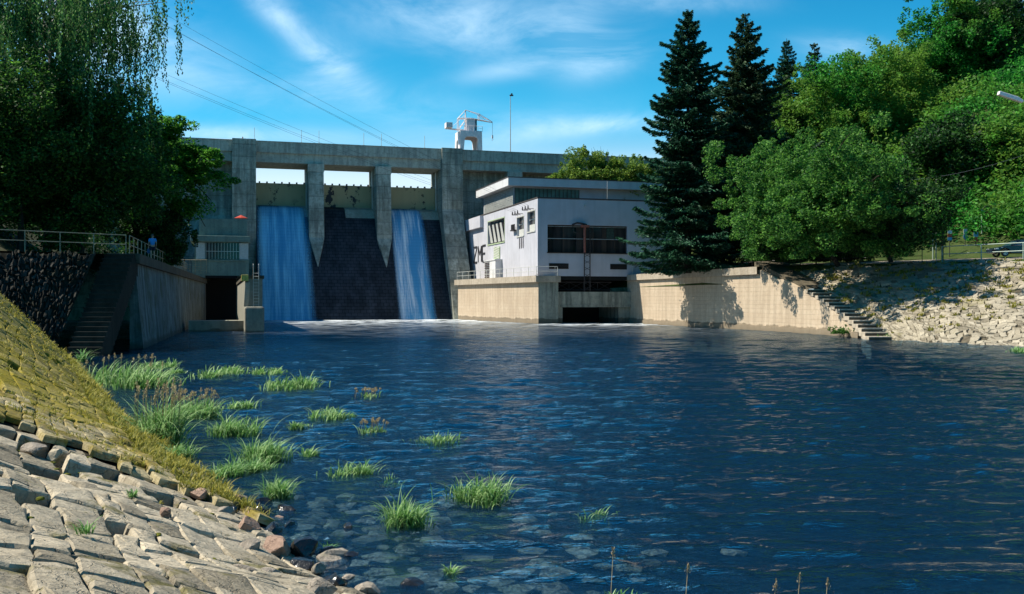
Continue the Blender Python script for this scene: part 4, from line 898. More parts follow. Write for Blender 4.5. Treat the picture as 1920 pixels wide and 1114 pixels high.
def car():
    D = 84.5; cx0 = (1857-960)/F*D; z0 = TZ(cx0+2, D+.5)
    root = thing('parked_car', 'dark blue saloon car parked behind the green railing on the right', 'car', (cx0+2.2, D, z0))
    fr = lambda p: (cx0+p[0], D+p[1]-.12*p[0], z0+p[2])
    prof = [(0.02, .35), (0, .55), (.08, .68), (.35, .78), (1.15, .93), (1.35, .95), (3.9, 1.0), (4.35, .95), (4.45, .7), (4.42, .35), (3.95, .28), (3.85, .55), (3.6, .68), (3.35, .68), (3.1, .55), (3.0, .26), (1.25, .26), (1.15, .55), (.93, .68), (.7, .68), (.45, .55), (.36, .28)]
    b = MB(fr); b.prism(prof, -.85, .85, 'y'); body = b.build('body', M['carpaint'], root, bevel=.05)
    cab = [(1.25, .945), (2.05, 1.38), (3.2, 1.42), (4.0, .99)]
    b = MB(fr)
    vs = [(x, -.80, z) for x, z in cab]+[(x, .80, z) for x, z in cab]
    vs = [(x, y*(.82 if z > 1.2 else 1), z) for x, y, z in vs]
    b.add(vs, [(0, 1, 2, 3), (7, 6, 5, 4), (0, 4, 5, 1), (1, 5, 6, 2), (2, 6, 7, 3)]); b.build('windows', M['carglass'], root)
    b = MB(fr); b.box(1.95, 3.3, -.66, .66, 1.405, 1.44)
    b.tube([(1.25, -.80, .95), (2.0, -.67, 1.39)], .03, 5); b.tube([(2.62, -.82, .98), (2.62, -.68, 1.41)], .035, 5); b.tube([(3.2, -.67, 1.41), (4.0, -.8, .99)], .04, 5); b.build('roof', M['carpaint'], root)
    b = MB(fr); b.box(1.3, 1.5, -.98, -.84, .95, 1.07); b.build('mirror', M['carpaint'], root, bevel=.02)
    b = MB(fr); b.tube([(1.2, -.853, .93), (2.6, -.856, .965), (4.1, -.853, .985)], .014, 4); b.build('trim', M['rimm'], root)
    for y in (-.72, .72): b = MB(fr); b.box(.03, .30, y-.135, y+.135, .60, .72); b.build('headlight', M['lampglass'], root, bevel=.03)
    b = MB(fr); b.box(.5, .62, -.872, -.851, .74, .78); b.build('side_lamp', M['lampglass'], root)
    for x in (.82, 3.47):
        for y in (-.76, .76): wheel_parts(root, fr((x, y, .31)), .32, .2, (0, 1 if y < 0 else -1, 0))
car()
M['signblue'] = simple('sign_blue', (.10, .30, .50), .4); M['signwhite'] = simple('sign_white', (.55, .58, .60), .4); M['signred'] = simple('sign_red', (.40, .06, .03), .4)
def sign(px, D, y0, y1, wpx, mats, label, rnd=False):
    x = (px-960)/F*D; z = TZ(x, D); za = CZ+(HOR-y1)/F*D; zb = CZ+(HOR-y0)/F*D; w = wpx/F*D/2
    t = thing('sign', label, 'sign', (x, D, z)); b = MB(); b.tube([(x, D+.05, z), (x, D+.05, zb)], .04, 5); b.build('pole', M['iron'], t)
    n = len(mats)
    for i, m_ in enumerate(mats):
        a, c = zb-(zb-za)*i/n, zb-(zb-za)*(i+1)/n; b = MB()
        if rnd and i == n-1:
            r = (a-c)/2*1.05; cc = (a+c)/2; b.prism([(x+r*.8*math.cos(k*math.pi/6), cc+r*math.sin(k*math.pi/6)) for k in range(12)], D-.03, D, 'y')
        else: b.box(x-w, x+w, D-.03, D, c+.02, a-.02)
        b.build('board', M[m_], t)
sign(1781, 92, 432, 451, 8, ['signwhite', 'signred', 'signblue'], 'narrow upright notice board, pale blue with a red band, under the right trees')
sign(1810, 93, 429, 449, 7, ['signwhite', 'signblue'], 'round blue sign with a small white plate above it beyond the road', True)
sign(1830, 92, 435, 454, 8, ['signblue', 'signred'], 'blue plate above a red plate on one post left of the mesh fence', )
fn = thing('mesh_fence', 'tall wire mesh fence with green posts and a slanting brace behind the car', 'fence', WP(1860, 470, 94))
for px, y0 in ((1841, 393), (1881, 395)):
    x, D, zt = WP(px, y0, 94); b = MB(); b.tube([(x, D, TZ(x, D)-.1), (x, D, zt)], .06, 5); b.build('post', M['rail_green'], fn)
xa, _, zt = WP(1881, 418, 94); xb = WP(1866, 470, 93)[0]; b = MB(); b.tube([(xa, 94, zt), (xb, 92.6, TZ(xb, 92.6))], .06, 5); b.tube([(xa, 94, zt), (xb-.6, 94, TZ(xb, 94))], .05, 5); b.build('brace', M['rail_green'], fn)
b = MB(); x0 = WP(1841, 0, 94)[0]; x1 = WP(1881, 0, 94)[0]; zg = TZ(x0, 94)
n = 14
for k in range(-16, n+1):
    a = x0+k*(x1-x0)/n
    for sgn in (1, -1):
        p = (a, zg) if sgn == 1 else (x1-(a-x0), zg); q = (p[0]+sgn*2.8, zg+2.8)
        lo, hi = 0.0, 1.0
        d = q[0]-p[0]
        f0, f1 = sorted(((x0-p[0])/d, (x1-p[0])/d)); lo = max(0, f0); hi = min(1, f1)
        if hi > lo: b.tube([(p[0]+d*lo, 94.02, p[1]+2.8*lo), (p[0]+d*hi, 94.02, p[1]+2.8*hi)], .012, 3)
b.build('mesh', M['iron'], fn)
for i, (px, D, y0, lab) in enumerate(((1749, 90, 428, 'slim green fence post left of the road, nearest the bushes'), (1755, 88, 429, 'slim dark green post beside the weathered wooden pole'), (1767, 87.5, 424, 'weathered dark wooden pole at the left end of the green railing'))):
    x = (px-960)/F*D; zt = CZ+(HOR-y0)/F*D; b = MB(); b.tube([(x, D, TZ(x, D)-.2), (x, D, zt)], .10 if i == 2 else .05, 6); tag(b.build('wooden_pole' if i == 2 else 'fence_post', M['bark'] if i == 2 else M['rail_green'], loc=(x, D, TZ(x, D))), lab, 'post')
# street lamp reaching in from the right
x, D, z = WP(1960, 196, 78); lmp = thing('street_lamp', 'white street lamp head reaching in over the green hillside at the right edge', 'street lamp', (x, D, TZ(x, D)))
b = MB(); b.tube([(x, D, TZ(x, D)-.2), (x, D, z-.8), (x-.3, D, z-.2), (x-1.2, D, z+.12)], .09, 8, .05); b.build('pole', M['rail_light'], lmp)
b = MB(); A_ = WP(1917, 191, 78); B_ = WP(1871, 176, 78); dx = A_[0]-B_[0]; dz = A_[2]-B_[2]; ln = math.hypot(dx, dz); nx, nz = -dz/ln, dx/ln
vs = [(B_[0]+nx*.22, B_[2]+nz*.22), (B_[0]-nx*.03, B_[2]-nz*.1), (A_[0]-nx*.1, A_[2]-nz*.1), (A_[0]+nx*.1, A_[2]+nz*.1), (A_[0]-dx*.25+nx*.24, A_[2]-dz*.25+nz*.24)]
b.prism(vs[::-1], D-.2, D+.2, 'y'); b.build('lamp_head', M['cranew'], lmp, bevel=.05)
b = MB(); a = Vector(WP(1700, 338, 96)); c = Vector(WP(1960, 276, 84)); b.tube([tuple(a.lerp(c, k/12)-Vector((0, 0, .5*4*(k/12)*(1-k/12)))) for k in range(13)], .014, 4); tag(b.build('power_line', M['wire'], loc=tuple(a)), 'single thin cable crossing the lower green hillside on the right', 'power line')
# house at the top right
hx, hy = 78.5, 150.0; hs_ = thing('house', 'white house corner with a pale flat eave at the top right edge of the hill', 'house', (hx+4, hy, TZ(hx+4, hy)))
zt_ = CZ+(HOR-68)/F*hy
b = MB(); b.box(hx, hx+12, hy, hy+9, TZ(hx, hy)-5, zt_-.3); b.build('wall', M['white'], hs_)
b = MB(); b.prism([(hx-1.3, zt_-.3), (hx-1.3, zt_), (hx+6, zt_+2.6), (hx+13.3, zt_), (hx+13.3, zt_-.3)], hy-1, hy+10, 'y'); b.build('roof', M['fascia'], hs_)
b = MB(); b.box(hx+1.2, hx+2.4, hy-.05, hy-.003, zt_-2.6, zt_-1.2); b.build('window', M['glass'], hs_)
# white vehicle on the crest
q = lp(418, 262, 3.0); vq = DL((q[0], 3.0, 25.8)); van = thing('parked_van', 'long white van on the dam crest left of the left end pillar, mostly hidden', 'van', vq)
b = MB(DL); b.box(q[0]-1.9, q[0]+1.4, 2.1, 4.0, 26.1, 27.75); b.build('body', M['cranew'], van, bevel=.12)
b = MB(DL); b.box(q[0]+1.41, q[0]+1.43, 2.3, 3.8, 27.0, 27.5); b.build('windscreen', M['carglass'], van)
for xx in (-1.2, .8):
    for yy_ in (2.2, 3.9): wheel_parts(van, DL((q[0]+xx, yy_, 26.12)), .32, .2, (-su_, cu_, 0))

# ------------------------------------------------------------------ people
M['skin'] = simple('skin', (.42, .24, .16), .6, .3, .05); M['hairg'] = simple('grey_brown_hair', (.10, .08, .065), .8); M['shirt'] = simple('light_blue_shirt', (.05, .25, .55), .8, .2, .12, 9)
M['shorts'] = simple('navy_shorts', (.012, .016, .035), .8); M['coat'] = simple('dark_coat', (.02, .02, .025), .8); M['sandal'] = simple('sandal', (.06, .04, .03), .7); M['bag'] = simple('blue_bag', (.05, .10, .20), .7)
def skin_obj(name, verts, edges, radii, mat, parent, sub=2):
    me = bpy.data.meshes.new(name); me.from_pydata(verts, edges, []); me.materials.append(mat); o = bpy.data.objects.new(name, me); col.objects.link(o); o.parent = parent
    sk = o.modifiers.new('skin', 'SKIN'); sk.use_smooth_shade = True
    me.skin_vertices.new(name='') if not me.skin_vertices else None
    for i, r in enumerate(radii): me.skin_vertices[0].data[i].radius = r if isinstance(r, tuple) else (r, r); me.skin_vertices[0].data[i].use_root = (i == 0)
    sb = o.modifiers.new('sub', 'SUBSURF'); sb.levels = sub; sb.render_levels = sub; return o
def person(loc, rz, label, shirt, legs_bare, hgt=1.76, bag=False):
    root = thing('person', label, 'person', loc); root.rotation_euler = (0, 0, rz); s = hgt/1.76
    V = []; E = []; Rr = []
    def v(x, y, z, r, par=None):
        V.append((x*s, y*s, z*s)); Rr.append(r if isinstance(r, tuple) else r*s)
        if par is not None: E.append((par, len(V)-1))
        return len(V)-1
    pel = v(0, 0, .95, (.15, .11)); w = v(0, 0, 1.12, (.14, .105), pel); ch = v(0, -.01, 1.32, (.165, .12), w); nb = v(0, 0, 1.46, (.10, .08), ch); nk = v(0, .01, 1.53, .055, nb); hb = v(0, .02, 1.60, .078, nk); hd = v(0, .025, 1.67, .088, hb); v(0, .02, 1.73, .06, hd)
    for sd in (-1, 1):
        sh = v(sd*.19, 0, 1.42, .058, ch); el = v(sd*.25, -.03, 1.14, .042, sh); wr = v(sd*.25, .09, .92, .028, el); pm = v(sd*.25, .12, .86, (.036, .02), wr)
        for k in range(4): a = v(sd*.25, .095+k*.02, .80, .010, pm); v(sd*.245, .10+k*.02, .76+.006*abs(k-1.5), .008, a)
        th = v(sd*.235, .155, .84, .011, pm); v(sd*.23, .17, .80, .009, th)
        hp = v(sd*.095, 0, .88, .095, pel); kn = v(sd*.11, .03*sd, .50, .062, hp); cf = v(sd*.112, -.01+.03*sd, .34, .056, kn); an = v(sd*.115, .0+.02*sd, .09, .038, cf); v(sd*.125, .13, .03, .035, an)
    skin_obj('body', V, E, Rr, M['skin'], root)
    b = MB(); c = Vector((0, .02*s, 1.665*s))
    for sd in (-1, 1): b.box(sd*.088*s-.012, sd*.088*s+.012, .0, .035, 1.63*s, 1.69*s)
    b.add([(-.012, .105*s, 1.64*s), (.012, .105*s, 1.64*s), (0, .135*s, 1.645*s), (0, .10*s, 1.69*s)], [(0, 2, 3), (2, 1, 3), (0, 1, 2)])
    b.v = [tuple(Vector(p)+Vector((0, 0, 0))) for p in b.v]
    def loc_build(b, name, mat):
        me = bpy.data.meshes.new(name); me.from_pydata(b.v, [], b.f); me.materials.append(mat); o = bpy.data.objects.new(name, me); col.objects.link(o); o.parent = root; return o
    loc_build(b, 'ears_and_nose', M['skin'])
    b = MB()
    n = 12; rings = []
    for (z, r, yo) in ((1.645, .094, -.006), (1.69, .104, -.0), (1.735, .092, .008), (1.77, .055, .015), (1.785, .01, .018)):
        rings.append([(math.cos(2*math.pi*k/n)*r*s*.92, yo+math.sin(2*math.pi*k/n)*r*s*(1.02 if math.sin(2*math.pi*k/n) < 0 or z > 1.72 else .55), z*s) for k in range(n+1)])
    b.grid(rings); loc_build(b, 'hair', M['hairg'])
    SV = [(0, 0, .93*s), (0, 0, 1.12*s), (0, -.01, 1.32*s), (0, 0, 1.45*s)]; SE = [(0, 1), (1, 2), (2, 3)]; SR = [(.172*s, .135*s), (.165*s, .13*s), (.18*s, .135*s), (.11*s, .085*s)]
    for sd in (-1, 1):
        SV += [(sd*.195*s, 0, 1.42*s), (sd*.24*s, -.02*s, 1.22*s)]; k = len(SV); SE += [(2, k-2), (k-2, k-1)]; SR += [.074*s, .066*s]
    skin_obj('shirt', SV, SE, SR, shirt, root)
    SV = [(0, 0, .98*s)]; SE = []; SR = [(.165*s, .125*s)]
    for sd in (-1, 1):
        SV += [(sd*.10*s, 0, .86*s), (sd*.112*s, .015*sd, (.58 if legs_bare else .12)*s)]; k = len(SV); SE += [(0, k-2), (k-2, k-1)]; SR += [.115*s, (.092 if legs_bare else .06)*s]
    skin_obj('shorts' if legs_bare else 'trousers', SV, SE, SR, M['shorts'], root)
    for sd in (-1, 1):
        b = MB(); b.box((sd*.125-.05)*s, (sd*.125+.05)*s, -.07, .19, -.0, .05); o = loc_build(b, 'shoe', M['sandal']); m_ = o.modifiers.new('b', 'BEVEL'); m_.width = .02
    if bag:
        b = MB(); b.box(-.33, -.20, -.02, .22, .42, .72); o = loc_build(b, 'bag_body', M['bag']); bpy.data.objects.remove(o)
    return root
pd_ = 68.5; px_ = (286-960)/F*pd_
person((px_, pd_, 5.8), R(25), 'person in a light blue shirt and dark shorts walking away along the left walkway', M['shirt'], True, 1.74)
bg_ = thing('carrier_bag', 'small blue bag carried at the left hand of the walking person', 'bag', (px_-.3, pd_-.05, 6.25))
b = MB(); b.prism([(-.13, 0), (.13, 0), (.10, .32), (-.10, .32)], -.05, .05, 'y'); b.v = [(x+px_-.27, y+pd_+.05, z+6.22) for x, y, z in b.v]; b.build('sack', M['bag'], bg_)
b = MB(); b.tube([(px_-.34, pd_+.05, 6.54), (px_-.27, pd_+.05, 6.64), (px_-.2, pd_+.05, 6.54)], .01, 4); b.build('handle', M['bag'], bg_)
q = lp(455, 262, .75); person(DL((q[0], .75, 26.15)), R(200), 'person in dark clothes leaning at the parapet on top of the left end pillar', M['coat'], False, 1.8)
b = MB(DL); b.box(q[0]-1, q[0]+1, .3, 2, 25.801, 26.15); tag(b.build('stone_plinth', M['damdeck'], loc=DL((q[0], 1, 25.8))), 'low concrete plinth under the dark clothed person on the dam', 'plinth')

# ------------------------------------------------------------------ foliage generators
def cards(P, size, rs, asp=.55, up=.35, dirs=None):
    """diamond leaf cards at P (n,3)"""
    n = len(P); sz = (np.asarray(size)*rs.uniform(.65, 1.35, n))[:, None]
    if dirs is None:
        t = rs.normal(size=(n, 3)); t[:, 2] *= .6
    else: t = dirs + rs.normal(size=(n, 3))*.25
    t /= np.linalg.norm(t, axis=1)[:, None]+1e-9
    nn = rs.normal(size=(n, 3)); nn[:, 2] += up*2
    bb = np.cross(t, nn); bb /= np.linalg.norm(bb, axis=1)[:, None]+1e-9
    V = np.stack([P-t*sz*.5, P+bb*sz*asp*.5, P+t*sz*.5, P-bb*sz*asp*.5], 1).reshape(-1, 3)
    return V, np.arange(n*4).reshape(n, 4)
def clumps(C, rad, per, rs, flat=.75):
    """leaf positions around clump centres C with radii rad; more on the shell"""
    k = len(C); d = rs.normal(size=(k, per, 3)); d /= np.linalg.norm(d, axis=2)[:, :, None]
    r = rs.uniform(.25, 1, (k, per, 1))**.55
    P = C[:, None, :] + d*r*rad[:, None, None]*np.array([1, 1, flat]); return P.reshape(-1, 3)
def limb(b, a, c, r0, r1, rs, wig=.06, n=6):
    a = np.array(a, float); c = np.array(c, float); L = np.linalg.norm(c-a); pts = []
    w = rs.normal(size=(n+1, 3))*wig*L*.3
    for i in range(n+1):
        f = i/n; p = a+(c-a)*f + w[i]*math.sin(math.pi*f); p[2] += .10*L*math.sin(math.pi*f); pts.append(tuple(p))
    b.tube(pts, r0, 6, r1, cap=False)
def broadleaf(name, label, cat, loc, h, cz, rx, ry, rz, ncl, per, leaf, mat, seed, crad=(.6, 1.3), lean=(0, 0), group=None, lob=.35, bark='bark', tr=.32, loc_name='trunk', shell=.5, nlimb=14):
    rs = np.random.RandomState(seed); root = thing(name, label, cat, loc, group)
    c0 = np.array([loc[0]+lean[0], loc[1]+lean[1], loc[2]+cz])
    d = rs.normal(size=(ncl, 3)); d /= np.linalg.norm(d, axis=1)[:, None]
    ph = rs.uniform(0, 6, 6); az = np.arctan2(d[:, 1], d[:, 0])
    lobe = 1+lob*np.sin(az*3+ph[0]+d[:, 2]*3)*.6+lob*np.sin(az*5+ph[1]-d[:, 2]*5)*.4+lob*.5*np.sin(d[:, 2]*8+ph[2])
    r = (rs.uniform(0, 1, ncl)**shell)*lobe
    C = c0+d*r[:, None]*np.array([rx, ry, rz]); rad = rs.uniform(crad[0], crad[1], ncl)
    ne = ncl//3; de = rs.normal(size=(ne, 3)); de[:, 2] = np.abs(de[:, 2])*1.1-.2; de /= np.linalg.norm(de, axis=1)[:, None]
    Ce = c0+de*rs.uniform(.92, 1.22, ne)[:, None]*np.array([rx, ry, rz]); re_ = rs.uniform(.22, .5, ne)*crad[1]/1.2
    P = np.concatenate([clumps(C, rad, per, rs), clumps(Ce, re_, per//3, rs, 1.3)]); keep = P[:, 2] > loc[2]+.3; P = P[keep]
    V, Q = cards(P, leaf, rs); np_mesh('crown', V, Q, mat, root)
    b = MB(); top = (c0[0], c0[1], c0[2]+rz*.35); base = (loc[0], loc[1], loc[2]-.3)
    mid = ((base[0]+top[0])/2+rs.normal()*.2, (base[1]+top[1])/2, (base[2]+top[2])/2)
    b.tube([base, (base[0]+(mid[0]-base[0])*.4, base[1], base[2]+(mid[2]-base[2])*.45), mid, top], tr, 8, tr*.3)
    for i in range(min(nlimb, ncl)):
        f = rs.uniform(.3, .9); st = np.array(base)*(1-f)+np.array(top)*f; limb(b, st, C[i], tr*.35, .03, rs)
    b.build(loc_name, M[bark], root); return root
def spruce(name, label, loc, H, Rr, seed, mat, z0=.05, group=None, dens=1.0, spray=.40, droop=.50, pw=.80, step=.50):
    rs = np.random.RandomState(seed); root = thing(name, label, 'conifer', loc, group); Ps = []; Ds = []; S = []; b = MB()
    b.tube([(loc[0], loc[1], loc[2]-.3), (loc[0], loc[1], loc[2]+H*.5), (loc[0], loc[1], loc[2]+H)], H*.014, 8, .03)
    z = H*z0
    while z < H-.2:
        f = z/H; nb = 6 if f < .85 else 4
        a0 = rs.uniform(0, 6.28); lv = rs.uniform(.68, 1.14)
        for k in range(nb):
            az = a0+2*math.pi*k/nb+rs.uniform(-.35, .35); L = Rr*(1-f)**pw*lv*rs.uniform(.6, 1.12)+.3
            if rs.uniform() < .08: L *= 1.25
            if rs.uniform() < .10: continue
            n = int((34+L*95)*dens); tau = rs.uniform(.08, 1, n)**.75
            dr = droop*(1-f*.55)*rs.uniform(.7, 1.2)
            wid = (.10+.22*L*np.sin(np.clip(tau, 0, 1)*math.pi*.9+.25))*rs.normal(size=n)*.5
            rr = L*tau; zz = z + L*(.22*tau-dr*tau**1.5+.24*tau**4) - np.abs(rs.normal(size=n))*.22*(1-tau*.4)
            ca, sa = math.cos(az), math.sin(az); x = loc[0]+ca*rr-sa*wid; y = loc[1]+sa*rr+ca*wid
            Ps.append(np.stack([x, y, loc[2]+zz], 1)); s_ = np.sign(wid)
            dd = np.stack([ca*.9-sa*s_*.6, sa*.9+ca*s_*.6, np.full(n, -.35)], 1); Ds.append(dd); S.append(np.full(n, spray*(.55+.45*min(1, L/3))))
            if L > 1.2: b.tube([(loc[0], loc[1], loc[2]+z), (loc[0]+ca*L*.5, loc[1]+sa*L*.5, loc[2]+z+L*(.11-dr*.33)), (loc[0]+ca*L*.95, loc[1]+sa*L*.95, loc[2]+z+L*(.22-dr*.9+.13))], .05, 4, .015, cap=False)
        z += step*rs.uniform(.6, 1.5)*(1.2-f*.4)
    P = np.concatenate(Ps); V, Q = cards(P, np.concatenate(S), rs, asp=.30, up=.6, dirs=np.concatenate(Ds)); np_mesh('crown', V, Q, mat, root); b.build('trunk', M['bark'], root)
    return root
def at(px, D, zf_=None):
    x = (px-960)/F*D; return (x, D, (zf_ or TZ)(x, D))
LZ = lambda x, y: 5.75
# spruces on the right
l = at(1290, 108); spruce('spruce_tree', 'tallest dark spruce overhanging the right retaining wall beside the white building', l, 3+(HOR-22)/F*108-l[2]+.3, 8.2, 11, M['lf_spruce'], z0=.01, dens=1.3, pw=.76, step=.44)
l = at(1398, 112); spruce('spruce_tree', 'tall dark conifer right of the tallest spruce with olive branches', l, 3+(HOR-30)/F*112-l[2]+.3, 8.6, 12, M['lf_spruce2'], z0=.04, dens=1.25, pw=.72, step=.44)
l = at(1475, 140); spruce('spruce_tree', 'small narrow spruce with its tip behind the two tall conifers', l, 3+(HOR-72)/F*140-l[2], 5.4, 13, M['lf_spruce'], dens=.9)
l = at(1527, 132); spruce('spruce_tree', 'thin feathery conifer right of the small narrow spruce', l, 3+(HOR-80)/F*132-l[2], 5.4, 14, M['lf_spruce2'], dens=.9, droop=.3)
l = at(1872, 138); spruce('spruce_tree', 'dark ragged conifer on the ridge beside the white house', l, 3+(HOR+70)/F*138-l[2], 6.0, 15, M['lf_spruce'], z0=.25, dens=.6, spray=.7, pw=.5, step=.6)
# light green tree at the bank top, with a darker partner
l = at(1455, 100); broadleaf('willow_tree', 'bright light green bushy tree in front of the conifers above the wall', 'tree', l, 13, 5.6, 4.8, 5.0, 6.0, 300, 230, .24, M['lf_willow'], 21, (.5, 1.0), lean=(-1.2, -5.5), tr=.25, lob=1.0)
l = (30.4, 91.6, 6.2); broadleaf('broadleaf_tree', 'rounded green tree leaning over the steps and shading the right stone bank', 'tree', l, 11, 4.7, 5.6, 6.0, 4.6, 380, 220, .24, M['lf_willow'], 22, (.55, 1.2), lean=(-4.2, -8.6), tr=.28, lob=.85)
l = (34.6, 89.6, 6.3); broadleaf('broadleaf_tree', 'dark low spreading tree left of the road posts', 'tree', l, 9, 3.8, 4.4, 5.2, 3.9, 260, 220, .24, M['lf_dark'], 23, (.6, 1.2), lean=(-2.4, -5.2), tr=.25)
l = at(1530, 95.5); broadleaf('shrub', 'low dark shrub at the top of the stone bank behind the steps', 'shrub', l, 3, 1.4, 6.0, 2.0, 1.6, 130, 200, .24, M['lf_dark'], 24, (.5, .9), tr=.1)
l = at(1395, 112); broadleaf('shrub', 'small pale green shrub under the conifers behind the wall coping', 'shrub', (l[0]+.5, 106, l[2]), 2, 1.2, 2.6, 1.2, 1.2, 50, 150, .2, M['lf_yellow'], 25, (.4, .7), tr=.06)
# dense trees behind the two conifers
for i, (px, D, cz, rx, rz, lab, mt) in enumerate(((1440, 128, 9, 7, 9, 'dark leafy tree filling the gap behind the second conifer', 'lf_dark'), (1350, 132, 8, 7, 8, 'dark leafy tree between the two tall conifers', 'lf_dark'), (1545, 124, 8, 7, 8, 'green tree below the thin feathery conifer', 'lf_hill'),
        (1640, 128, 7, 6.5, 6.5, 'dark green tree on the lower slope behind the rounded tree', 'lf_hill'), (1775, 132, 7, 7, 6.5, 'broad bright green tree on the ridge left of the ragged conifer', 'lf_hill'), (1850, 133, 5, 7, 5.2, 'dark spreading tree on the ridge under the ragged conifer', 'lf_dark'), (1800, 104, 3.6, 5, 3.0, 'dark overhanging tree above the road signs', 'lf_dark'), (1900, 101, 3.0, 4, 3.2, 'green bush behind the car at the right edge', 'lf_hill'))):
    l = at(px, D); broadleaf('broadleaf_tree', lab, 'tree', l, cz*1.8, cz, rx, rx*.8, rz, 220, 190, .36, M[mt], 40+i, (.9, 1.9), tr=.25)
# trees behind the powerhouse
l = (11.6, 149.5, 6.2); broadleaf('broadleaf_tree', 'yellow green tree behind the power station roof, against the dam', 'tree', l, 19, 15.0, 4.6, 2.6, 4.0, 150, 190, .3, M['lf_yellow'], 61, (.7, 1.4), tr=.25)
l = (17.5, 149, 6.2); broadleaf('broadleaf_tree', 'paler bushy tree between the power station roof and the tallest spruce', 'tree', l, 18, 14.5, 4.0, 2.4, 3.6, 120, 190, .3, M['lf_yellow'], 62, (.7, 1.3), tr=.25)
rs = np.random.RandomState(5); b = MB(); bt = np.array([14.0, 150.0, 20.0])
for k in range(40):
    e = bt+np.array([rs.normal()*1.6, rs.normal()*.6, rs.uniform(2.5, 6.5)]); limb(b, bt+rs.normal(size=3)*.15, e, .05, .015, rs, .12, 5)
b.tube([(14, 150, 6), (14, 150, 20)], .15, 6, .06); tag(b.build('bare_tree', M['bark'], loc=(14, 150, 6.2)), 'bare twiggy treetop above the yellow green tree', 'tree')
# hillside thicket
rs = np.random.RandomState(77); C = []; Rd = []
tries = 0
while len(C) < 1500 and tries < 60000:
    tries += 1; D = rs.uniform(88, 200); px = rs.uniform(1380, 2080); x = (px-960)/F*D; o = off(x, D)
    if o < 10.5 or o > 90 or (px < 1500 and D < 118): continue
    z = TZ(x, D)
    if px < 1420 and False: continue
    r = rs.uniform(1.2, 2.9)
    if px > 1880 and D > 140: continue
    C.append((x, D, z+r*rs.uniform(.2, .9))); Rd.append(r)
C = np.array(C); Rd = np.array(Rd)
P = clumps(C, Rd, 170, rs, .8); V, Q = cards(P, .42, rs); o = np_mesh('hillside_thicket', V, Q, M['lf_hill'], None, (60, 130, 25)); tag(o, 'dense mass of green bushes covering the right hillside', 'bushes', None, 'stuff')
# left bank trees
def weeping(name, label, loc, H, Rr, seed, nst, mat):
    rs = np.random.RandomState(seed); root = thing(name, label, 'tree', loc); b = MB(); base = np.array(loc, float); b.tube([tuple(base-[0, 0, .3]), tuple(base+[.3, 0, H*.4]), tuple(base+[.1, .2, H*.93])], .38, 8, .06)
    Pl = []; Dl = []
    tips = []
    for k in range(60):
        f = rs.uniform(.3, .97); az = rs.uniform(0, 6.28); L = Rr*(.45+.75*math.sin(math.pi*min(1, (f-.15)/.95)))*rs.uniform(.6, 1.1)
        st = base+[.2, .1, H*f*.93]; en = st+np.array([math.cos(az)*L, math.sin(az)*L, L*.35]); limb(b, st, en, .10, .02, rs, .05); tips.append((st, en, L))
    for k in range(nst):
        st, en, L = tips[rs.randint(len(tips))]; g_ = rs.uniform(.35, 1.05); p = st+(en-st)*g_+rs.normal(size=3)*[.5, .5, .35]; p[2] += .10*L*math.sin(math.pi*min(1, g_))
        Ls = rs.uniform(1.6, 6.0)*(.6+.5*g_); n = int(Ls*13); tt = np.linspace(0, 1, n); dx, dy = rs.normal(size=2)*.25
        x = p[0]+dx*np.sqrt(tt)*2+rs.normal(size=n)*.07; y = p[1]+dy*np.sqrt(tt)*2+rs.normal(size=n)*.07; z = p[2]-Ls*tt
        Pl.append(np.stack([x, y, z], 1)); Dl.append(np.tile([dx*.5, dy*.5, -1.0], (n, 1)))
    cc = []; rr_ = []
    for k in range(230):
        st, en, L = tips[rs.randint(len(tips))]; g_ = rs.uniform(.4, 1.05); p = st+(en-st)*g_+rs.normal(size=3)*.4; p[2] -= rs.uniform(0, 2.6); cc.append(p); rr_.append(rs.uniform(.35, .75))
    Pc = clumps(np.array(cc), np.array(rr_), 110, rs, 2.6); Pl.append(Pc); Dl.append(np.tile([0, 0, -1.0], (len(Pc), 1)))
    P = np.concatenate(Pl); dd = np.concatenate(Dl); keep = P[:, 2] > loc[2]+1.5; V, Q = cards(P[keep], .20, rs, asp=.6, up=0, dirs=dd[keep]); np_mesh('crown', V, Q, mat, root); b.build('trunk', M['birchbark'], root)
l = at(88, 74, LZ); weeping('birch_tree', 'large weeping birch with hanging strands of leaves at the upper left', l, 22.5, 7.6, 31, 1000, M['lf_birch'])
for i, (px, D, cz, rx, rz, lab, mt) in enumerate(((40, 70, 7.5, 6.0, 6.5, 'dark dense tree behind the left railing at the photo edge', 'lf_mid'), (150, 73, 6.8, 5.6, 6.2, 'dark dense tree under the weeping birch behind the left railing', 'lf_mid'),
 (-90, 76, 9, 5, 9, 'tall leafy tree rising at the left photo edge', 'lf_maple'))):
    l = at(px, D, LZ); broadleaf('broadleaf_tree', lab, 'tree', l, cz*1.9, cz, rx, rx*.8, rz, 300, 220, .25, M[mt], 70+i, (.8, 1.6), tr=.3)
l = at(292, 83, LZ); broadleaf('yew_tree', 'dark low dense evergreen behind the walking person', 'tree', (l[0], l[1], 5.6), 6.2, 2.6, 2.7, 2.6, 3.4, 190, 240, .2, M['lf_dark'], 81, (.5, .9), tr=.2, lob=.12)
